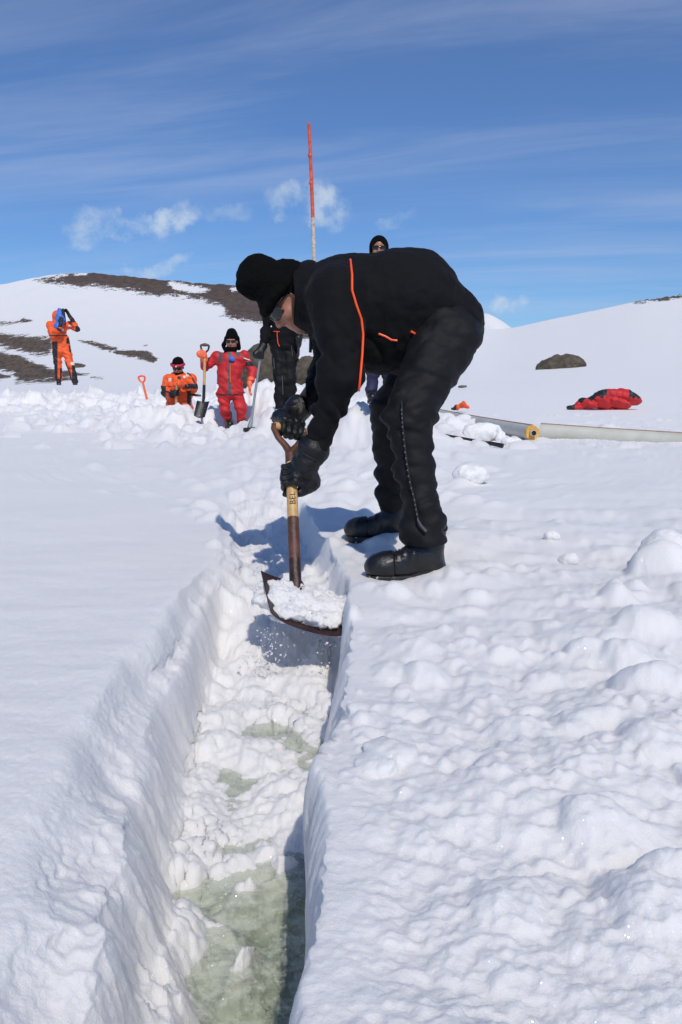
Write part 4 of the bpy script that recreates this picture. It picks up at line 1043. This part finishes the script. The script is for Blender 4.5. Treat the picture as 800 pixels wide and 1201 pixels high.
shaded(red, rF, [(286, 419.5), (290, 421), (293, 422)], .008, 'arm_badge', 'patch')
shaded(red, rF, [(252, 461), (262, 462.5), (271, 462.5), (282, 461), (289, 459.5)], .007, 'waist_seam', 'strap')

# person in orange standing apart with hands up to the face
Jo = dict(head=(67, 371), neck=(66, 380), chest=(67, 387), waist=(70, 400), hip=(72, 409), sh_l=(82, 380), sh_r=(59, 381), el_l=(90.5, 386, -.10), wr_l=(84, 373.5, -.16), hd_l=(81.5, 370, -.18),
          el_r=(62, 393, -.22), wr_r=(70, 384, -.34), hd_r=(71.5, 380, -.36), hp_l=(78, 411), hp_r=(67, 411), kn_l=(83, 429, -.04), kn_r=(68, 430, 0), an_l=(88, 446, -.04), an_r=(69, 446, .05))
ora, oP, oF, oH, oS = figure('person in full orange suit standing far left with hands raised to the face', 19.6, Jo, dict(
    suit='orange', wear='hood', hoodmat='orange', face=(.55, -.85, .05), hs=1.08, bulk=1.12, glove='blacksuit', toe=(.3, -1, 0), hdir_l=(-.55, 0, 1), palm_l=(-.6, -.6, 0), hdir_r=(.1, 0, 1), palm_r=(0, 1, 0), boots='blacksuit',
    zones=[('leg_panel', 'blacksuit', (61.5, 67.6, 400, 449)), ('leg_panel', 'blacksuit', (84.5, 96, 428, 453)), ('knee_panel', 'blacksuit', (70.5, 74, 431, 449)), ('arm_panel', 'blacksuit', (82.5, 89, 370, 377.5)), ('elbow_patch', 'blacksuit', (88.5, 96, 382, 390)),
           ('belt', 'blacksuit', (55, 82, 392.5, 393.8)), ('side_panel', 'blacksuit', (78, 81.5, 396, 403)), ('reflective_patch', 'patch', (83, 87.5, 424, 427.5)), ('reflective_patch', 'patch', (80, 84, 380.5, 382.5)), ('reflective_patch', 'patch', (72.5, 75, 385, 388)), ('shoulder_patch', 'patch', (62.5, 65, 375, 377))]), h=.011)
F = Field(); a = W(70, 365, 19.42); F.cap(W(70, 364, 19.40), W(72, 374, 19.36), .07, .10, k=.04); F.cap(W(72, 374, 19.36), W(68, 382, 19.30), .10, .085, k=.04); F.cap(W(68, 382, 19.3), W(71, 384.5, 19.3), .08, .06, k=.03)
F.disp = lambda Q: ridge_folds(Q, (1, 0, .2), .02, .09, 3); c_ = F.obj('cloth', M['blue'], None, .01); tag(c_, 'blue cloth held over the face of the person in orange standing far left', 'cloth')
F = Field(); F.cap(W(74, 363, 19.36), W(76, 376, 19.36), .035, .03); F.obj('dark_strap', M['blacksuit'], ora, .01)
shaded(ora, oF, [(80, 395), (81.5, 404), (82.5, 412)], .02, 'seam', 'blacksuit'); shaded(ora, oF, [(77, 425), (82, 437), (84, 448)], .014, 'seam', 'blacksuit')

# person in orange half hidden in the trench
Jk = dict(head=(209, 430, -.05), neck=(209, 441), chest=(210, 450), waist=(211, 466), hip=(212, 476), sh_l=(224, 444), sh_r=(197, 445), el_l=(227, 456, -.12), wr_l=(216, 452, -.28), hd_l=(213.5, 449, -.30),
          el_r=(194, 459, -.05), wr_r=(203, 462, -.22), hd_r=(206, 460, -.24), hp_l=(217, 478), hp_r=(205, 478), kn_l=(219, 495, -.15), kn_r=(203, 495, -.15), an_l=(219, 508, .1), an_r=(204, 508, .1))
oro, kP, kF, kH, kS = figure('person in orange with red goggles on black hat, waist deep in the trench', 13.0, Jk, dict(
    suit='orange', wear='beanie', mask=True, glasses=False, skin='skin', face=(-.05, -1, -.35), crown=(0, -.3, 1), hs=1.02, bulk=1.12, glove_l='orange', glove_r='blacksuit', grip_r=((207, 460.5, 12.74), (.05, .1, 1), (-.9, -.4, 0), .016), grip_l=((210.5, 450, 12.66), (.05, .1, 1), (.9, -.4, 0), .016),
    zones=[('forearm_panel', 'blacksuit', (214, 232, 449.5, 455.5)), ('side_panel', 'blacksuit', (219.5, 224, 458, 475)), ('elbow_panel', 'blacksuit', (188, 194.5, 452, 466)), ('zip_band', 'blacksuit', (208, 212, 441, 458)), ('belt', 'blacksuit', (195, 222, 452.2, 453)), ('reflective_patch', 'patch', (197.5, 201, 443, 447)), ('reflective_patch', 'patch', (218, 221.5, 434, 441)), ('reflective_patch', 'patch', (215, 217.5, 440, 443)), ('pocket', 'blacksuit', (199.5, 202, 456, 462))]))
F = Field()
for q in np.linspace(-1.5, 1.5, 9): F.ell(kH(.092 * math.sin(q), .100 * math.cos(q) + .0, .045), (.022, .022, .024), None, k=.02)
F.obj('goggles', M['goggle'], oro, .006); F = Field(); F.ell(kH(0, .125, .045), (.012, .006, .012)); F.obj('goggle_mark', M['white'], oro, .005)
glasses(oro, kH, 1.02, big=1.2)
shaded(oro, kF, [(192, 458), (200, 460), (206, 460.5)], .012, 'seam', 'strap'); shaded(oro, kF, [(216, 434), (224, 440), (229, 449)], .010, 'seam', 'strap')
t = empty('shovel', W(207, 468, 12.74), 'short wooden shaft held by the goggled person in the trench', 'tool')
def rel(mb, nm, m, root, **kw): return mb.obj(nm, M[m], root, **kw)
rel(MB().tube([W(206.6, 480, 12.8), W(207.2, 460, 12.74), W(208.5, 446, 12.70)], [.022, .021, .020], 10), 'shaft', 'wood', t); rel(MB().tube([W(206.6, 480, 12.8), W(206.4, 486, 12.82)], [.025, .03], 10), 'socket', 'blackmetal', t)

# person in black behind the digger, holding the grey pole; only the lower half shows
Jb = dict(head=(334, 346, .05), neck=(334, 359), chest=(333, 370), waist=(333, 388), hip=(333, 402), sh_l=(350, 366), sh_r=(316, 366), el_l=(352, 384, .05), wr_l=(350, 398, -.1), hd_l=(350, 402, -.1),
          el_r=(312, 388, 0), wr_r=(308, 407, -.12), hd_r=(306, 412, -.14), hp_l=(341, 404), hp_r=(325, 404), kn_l=(340, 442, -.03), kn_r=(329, 446, -.05), an_l=(340, 484, .05), an_r=(329, 488, 0))
blk, bP, bF, bH, bS = figure('person in black standing behind the digger, resting a hand on a grey pole', 10.0, Jb, dict(
    suit='jacket2', wear='beanie', glasses=True, face=(-.2, -1, -.1), bulk=.93, glove='leather', grip_r=((305.8, 416, 9.86), (.08, 0, 1), (.2, -.4, 1), .013), toe=(-.4, -1, 0), hdir_l=(0, -.1, -1), palm_l=(-1, 0, 0), hs=.98,
    zones=[('trousers', 'trousers', lambda C: (proj(C)[1] > 403) & (np.abs(proj(C)[0] - 333) < 22))]), h=.0085)
shaded(blk, bF, [(325, 389), (325.5, 397), (326, 402), (328, 406)], .0045, 'zip_tape', 'piping'); shaded(blk, bF, [(321, 388.3), (324, 388.3), (328, 388.5)], .004, 'zip_tape', 'piping')
for pts in ([(342, 405), (343, 418)], [(331, 440), (332, 462)], [(321, 420), (322, 432)]): shaded(blk, bF, pts, .004, 'seam', 'zip')

# person in dark glasses looking over the digger's back
Jf = dict(head=(444.5, 292, -.03), neck=(445, 309), chest=(446, 322), waist=(446, 350), hip=(446, 372), sh_l=(468, 318), sh_r=(424, 318), el_l=(471, 348, .04), wr_l=(468, 372, -.1), hd_l=(468, 376, -.1),
          el_r=(425, 345, .04), wr_r=(430, 368, -.1), hd_r=(430, 372, -.1), hp_l=(454, 374), hp_r=(438, 374), kn_l=(456, 418, -.03), kn_r=(437, 420, -.03), an_l=(457, 460, 0), an_r=(436, 462, 0))
fr_, fP, fF, fH, fS = figure('person in black hood and dark sunglasses whose head shows above the back of the digger', 9.0, Jf, dict(
    suit='jacket2', wear='balaclava', glasses=True, face=(-.04, -1, 0), hs=1.0, bulk=1.0, glove='leather', palm_l=(-1, 0, 0), palm_r=(1, 0, 0), zones=[('trousers', 'navy', lambda C: proj(C)[1] > 374)]), h=.0085)

# ------------------------------------------------------------------ tools and gear
# black shovel with wooden shaft beside the person in red
b0 = W(238.5, 470, 11.76); b = empty('shovel', b0, 'black shovel with tan wooden shaft held upright by the person in red', 'shovel')
def dgrip(mb, c, up, x, s=1.0, r=.009):
    up = Vector(up).normalized(); x = Vector(x).normalized(); c = Vector(c)
    pts = [c, c + x * .045 * s + up * .045 * s, c + x * .055 * s + up * .10 * s, c + up * .118 * s, c - x * .055 * s + up * .10 * s, c - x * .045 * s + up * .045 * s]
    for a, d in zip(pts, pts[1:] + pts[:1]): mb.tube([a, a.lerp(d, .5), d], [r, r, r], 8)
tp = W(240.5, 412, 11.8); rel(MB().tube([W(239.5, 451, 11.77), tp], [.019, .018], 12), 'shaft', 'wood', b)
g_ = MB(); dgrip(g_, tp - Vector((0, 0, .02)), (0, 0, 1), (1, 0, 0), 1.05, .013); rel(g_, 'handle', 'blackmetal', b)
rel(MB().tube([W(237.6, 404.3, 11.8), W(243.6, 404.3, 11.8)], [.019, .019], 10), 'handle_bar', 'brown', b)
rel(MB().tube([W(239.5, 451, 11.77), W(239, 466, 11.76), W(238, 474, 11.74)], [.021, .022, .016], 12), 'socket', 'blackmetal', b)
def blade(root, A, B, C_, D_, m, dish=.03, th=.004):
    A, B, C_, D_ = map(Vector, (A, B, C_, D_)); n = (B - A).cross(C_ - A).normalized(); n = n if n.y < 0 else -n; G = []
    for i in range(9):
        v = i / 8; row = []
        for j in range(11):
            u = j / 10; e = abs(2 * u - 1); p = A.lerp(B, u).lerp(C_.lerp(D_, u), v); p = p + (C_ - A) * (.10 * v * (1 - e * e)); row.append(p + n * dish * (e ** 2.5) * (1 - .5 * v))
        G.append(row)
    return MB().sheet(G, th).obj('blade', m, root)
blade(b, W(231.5, 470, 11.74), W(246, 471, 11.74), W(227.5, 487, 11.66), W(240.5, 489, 11.66), M['blackmetal'])
# grey pole
g0 = W(294, 502, 9.75); gp_ = empty('shovel', g0, 'long grey metal pole with small black head held by the person in black', 'tool')
rel(MB().tube([W(294.3, 499, 9.75), W(298, 470, 9.79), W(306, 413, 9.87)], [.017, .014, .0125], 12), 'shaft', 'alu', gp_)
rel(MB().tube([W(292.6, 501, 9.745), W(295, 492, 9.76)], [.028, .019], 10), 'socket', 'alu', gp_)
hd = MB(); hd.box(W(292.5, 502.5, 9.745), (.066, 0, .004), (0, .045, 0), (0, -.006, .016)); hd.obj('head', M['blackmetal'], gp_, bevel=.006)
# orange shovel grip sticking out of the snow
o0 = W(171, 461, 13.6); og = empty('shovel', o0 - Vector((0, 0, .1)), 'small orange shovel handle sticking up out of the snow left of the trench', 'shovel')
up_ = (W(167.5, 447, 13.6) - W(171, 461, 13.6)); g_ = MB(); dgrip(g_, W(167.7, 448.5, 13.6), up_, (1, 0, .12), .95, .014); rel(g_, 'handle', 'piping', og); rel(MB().tube([W(172.5, 468, 13.6), W(167.6, 448, 13.6)], [.019, .016], 10), 'shaft', 'orglove', og)
# tall marker pole
P0 = W(379, 549, 8.0); P0.z = gz(P0.x, 8.0) - .15; P1 = W(362, 144, 8.0); pl = empty('marker_pole', P0, 'tall thin red and white marker pole rising into the sky behind the digger', 'pole')
pa = lambda t: P0.lerp(P1, t)
d_ = lambda y: (P0.z - W(370, y, 8).z) / (P0.z - P1.z)
t1 = d_(255); tt = np.linspace(t1, 1, 9); rel(MB().tube([pa(x) + Vector((.004 * math.sin(9 * x), 0, 0)) for x in tt], list(np.linspace(.017, .0135, 9)), 12), 'painted_shaft', 'poleo', pl)
tt = np.linspace(0, t1, 12); rel(MB().tube([pa(x) + Vector((.004 * math.sin(9 * x), 0, 0)) for x in tt], list(np.linspace(.022, .017, 12)), 12), 'bare_shaft', 'polew', pl)
for y in (182, 214, 262, 285):
    t = d_(y); rel(MB().tube([pa(t - .004), pa(t), pa(t + .004)], [.019, .0225, .018], 12), 'node', 'polew' if y > 255 else 'poleo', pl)
# two insulated pipe lengths lying end to end on the snow
def pipe(a, b, ra, rb, label, end_a=True, seam=True):
    a, b = Vector(a), Vector(b); r_ = empty('pipe', a, label, 'pipe', 'grey insulated pipes lying on the snow'); d = (b - a).normalized(); n = 14
    pth = [a.lerp(b, i / n) + Vector((0, 0, -.010 * math.sin(math.pi * i / n))) for i in range(n + 1)]; rad = [ra + (rb - ra) * i / n for i in range(n + 1)]
    j = rel(MB().tube(pth, rad, 28, cap=False), 'jacket', 'pipe', r_)
    if end_a:
        m = MB(); th = [2 * math.pi * i / 32 for i in range(33)]; x = d.cross(Vector((0, 0, 1))).normalized(); z = x.cross(d)
        rows = [[a + d * dd + (x * math.cos(t_) + z * math.sin(t_)) * (rr * (1 + (.03 * math.sin(5 * t_ + 1) if 0 < k_ < 3 else 0))) for t_ in th] for k_, (rr, dd) in enumerate(((ra * .97, .02), (ra * .98, -.012), (ra * .90, -.030), (ra * .45, -.022), (ra * .42, .10)))]
        m.sheet(rows, .003); rel(m, 'foam_end', 'foam', r_)
        rel(MB().tube([a - d * .085, a + d * .3], [ra * .42, ra * .42], 24, cap=False), 'inner_pipe', 'inner', r_)
        rel(MB().tube([a - d * .075, a + d * .3], [ra * .33, ra * .33], 24), 'bore', 'dark', r_)  # solid dark plug: the shade inside the pipe is painted, not hollow
        rel(MB().tube([a - d * .086 , a - d * .080, a - d * .074], [ra * .33, ra * .42, ra * .43], 24, cap=False), 'rim', 'inner', r_)
    if seam:
        up = Vector((0, 0, 1)); rel(MB().tube([p + up * (q * .985) for p, q in zip(pth, rad)], [.011] * (n + 1), 6, flat=((0, 1, 0), 1.6)), 'seam', 'rust', r_)
    return r_
pA = W(624, 507, 9.9); pipe(pA, W(515, 485.5, 17.0), .086, .100, 'shorter grey pipe showing yellow foam and an open bore at its near end', True)
pB = W(634, 506, 10.6); pipe(pB, W(900, 523, 9.4), .102, .100, 'long grey pipe with a brown seam running out of the picture to the right', False)
# red and black suit lying on the snow
rs = empty('discarded_suit', (W(708, 475, 17.5).x, 17.5, gz(W(708, 475, 17.5).x, 17.5)), 'crumpled red and black suit lying on the snow to the right', 'clothing')
F = Field(); yb = 17.5
for a, b, ra, rb in [((678, 474), (705, 468), .10, .16), ((705, 468), (735, 467), .17, .20), ((735, 467), (744, 469), .18, .12), ((690, 474), (728, 474), .10, .12), ((712, 463), (730, 462), .10, .11), ((700, 467), (722, 462), .09, .09), ((668, 478), (684, 476), .05, .08)]:
    F.cap(W(a[0], a[1], yb), W(b[0], b[1], yb), ra, rb, k=.06, wide=(0, 1, 0), ws=1.5)
F.disp = lambda Q: ridge_folds(Q, (.6, .2, 1), .045, .22, 3) + .012 * fbm(Q[:, 0], Q[:, 1], Q[:, 2], .08, 2)
def dark_zone(C):
    px, py = proj(C); return (py < 470.5 - (px - 680) * .22 + 2.2 * np.sin(px * .5)) & (px < 708) | (px < 674) | ((px > 738) & (py < 466 + 1.2 * np.sin(px))) | ((py < 463) & (px > 700) & (px < 712))
F.obj('red_cloth', M['red'], rs, .014, [('black_lining', M['blacksuit'], dark_zone)])
# orange glove pair on the snow by the pipe
gx = W(541, 477, 16.6); F = Field(); F.cap(W(536, 477.5, 16.6), W(543, 474, 16.6), .05, .06, k=.04); F.cap(W(543, 475, 16.6), W(549, 477.5, 16.6), .055, .035, k=.04); F.cap(W(541, 475, 16.6), W(543, 472.8, 16.5), .04, .03, k=.03)
F.cap(W(530.5, 479, 16.6), W(536, 478, 16.6), .035, .05, k=.03); F.disp = lambda Q: ridge_folds(Q, (1, 0, 0), .015, .08, 2)
gg = empty('glove', (gx.x, 16.6, gz(gx.x, 16.6)), 'orange glove with black cuff dropped on the snow above the short pipe', 'glove')
F.obj('orange_shell', M['orange'], gg, .009, [('black_cuff', M['blacksuit'], lambda C: proj(C)[0] < 535.5)])
# black bar half buried in front of the pipe
s0, s1 = W(514, 520.5, 9.5), W(590, 525.5, 9.1); s0.z = max(s0.z, gz(s0.x, 9.5) + .012); s1.z = max(s1.z, gz(s1.x, 9.1) + .022); st_ = empty('bar', s0.lerp(s1, .5), 'thin black bar half buried in the snow in front of the pipes', 'bar')
rel(MB().tube([s0, s0.lerp(s1, .35), s0.lerp(s1, .8)], [.012, .014, .016], 10), 'shaft', 'blackmetal', st_); rel(MB().tube([s0.lerp(s1, .78), s1], [.022, .024], 10), 'grip', 'blackmetal', st_)
# thin black stick on the far slope
q0 = W(538, 453, 30); k_ = MB().tube([W(537.5, 453.3, 30), W(542, 452.8, 30), W(547.5, 452.6, 30)], [.03, .05, .03], 8).obj('stick', M['blackmetal']); tag(k_, 'short dark stick lying on the slope right of the digger', 'stick')
st2 = MB().tube([W(222, 462, 12.9), W(230, 463, 12.9), W(236, 463.5, 12.9)], [.014, .02, .014], 8).obj('stick', M['blackmetal']); tag(st2, 'thin dark stick on the snow between the goggled person and black shovel', 'stick')

# boulders
def boulder(name, label, pts, Y, depth, seed, h=.05, amp=.18, group=None):
    F = Field()
    for (px, py, r) in pts: F.ell(W(px, py, Y), (r, depth * r, r * .8), k=r * .5)
    def d(Q):
        return amp * (billow(Q[..., 0] + seed, Q[..., 1], Q[..., 2], amp * 5, 4, .55)) - amp * .4 * np.abs(gnoise(Q[..., 0] / (amp * 2.2), Q[..., 1] / (amp * 2.2) + seed, Q[..., 2] / (amp * 1.6)))
    F.disp = d; o = F.obj(name, M['rock'], None, h); return tag(o, label, 'rock', group)
boulder('boulder', 'dark brown rock lying alone on the snow slope at the right', [(637, 434, .45), (646, 431, .75), (658, 427, .75), (670, 426, .70), (680, 429, .42), (664, 432, .75)], 62, 1.2, 3, .085, .30)
boulder('boulder', 'brown rock mound seen just left of the legs of the person in black', [(306, 440, 1.0), (302, 434, .85), (312, 422, .9), (320, 430, 1.3), (300, 444, .9)], 42, 1.0, 8, .09, .34)
boulder('boulder', 'brown rock mound seen between the person in black and the digger', [(350, 437, .5), (358, 433, .6), (368, 432, .65), (377, 436, .6), (388, 440, .6)], 40, 1.0, 14, .07, .26)

# single snow lumps that stand clear of the rest
def lump(label, px, py, Y, r, seed, sq=(1, 1, .8), group=None):
    F = Field(); c = W(px, py, Y); z = gz(c.x, Y); c.z = z + r * .45; F.ell(c, np.array(sq) * r, k=.01); F.ell(c + Vector((r * .45, .1 * r, -.2 * r)), np.array(sq) * r * .75, k=r * .4); F.ell(c + Vector((-r * .4, -.1 * r, -.25 * r)), np.array(sq) * r * .7, k=r * .4)
    F.disp = lambda Q: r * .16 * fbm(Q[:, 0] + seed, Q[:, 1], Q[:, 2], r * .9, 4, .5)
    o = F.obj('snow_lump', M['snow'], None, r / 16); tag(o, label, 'snow lump', group); return o
lump('rounded snow lump on the ground just right of the digger and below the black bar', 551, 551, 5.95, .10, 3, (1.1, 1, .75))
lump('snow lump lying against the short pipe left of its foam end', 565, 510, 9.9, .16, 5, (1.35, .8, .7)); lump('small snow lump in front of the foam end of the pipe', 600, 519, 9.5, .085, 7, (1.3, 1, .6)); lump('small upright snow lump leaning on the pipe', 587, 510, 9.8, .07, 9, (.6, .6, 1.2))
lump('large white snow lump at the right edge of the picture', 782, 655, 3.16, .095, 11, (1, 1, .85)); lump('small snow lump left of the large lump at the right edge', 668, 640, 3.30, .034, 13); lump('small snow lump farther left on the trodden snow', 647, 625, 3.65, .030, 15)

# grains falling from the blade: too many to count
fs = MB(); rr = random.Random(3)
for i in range(420):
    t_ = rr.random(); px = 300 + 46 * (1 - t_) * rr.random() - 14 * t_ + rr.gauss(0, 8) + (70 if i % 4 == 0 else 0) ; py = 735 + 110 * t_; c = W(px, py, 2.66 + rr.gauss(0, .05)); r = rr.uniform(.0012, .0045) * (1 if rr.random() < .85 else 1.8)
    ax = [Vector((rr.gauss(0, 1), rr.gauss(0, 1), rr.gauss(0, 1))).normalized() for _ in range(1)][0]; x = ax.orthogonal().normalized(); y = ax.cross(x)
    V = [c + ax * r * rr.uniform(.7, 1.3), c - ax * r] + [c + (x * math.cos(a_) + y * math.sin(a_)) * r * rr.uniform(.7, 1.2) for a_ in (0, 1.57, 3.14, 4.71)]
    fs.add(V, [(0, 2, 3), (0, 3, 4), (0, 4, 5), (0, 5, 2), (1, 3, 2), (1, 4, 3), (1, 5, 4), (1, 2, 5)])
f_ = fs.obj('falling_snow', M['snow']); tag(f_, 'loose snow grains falling from the shovel blade into the trench', kind='stuff')
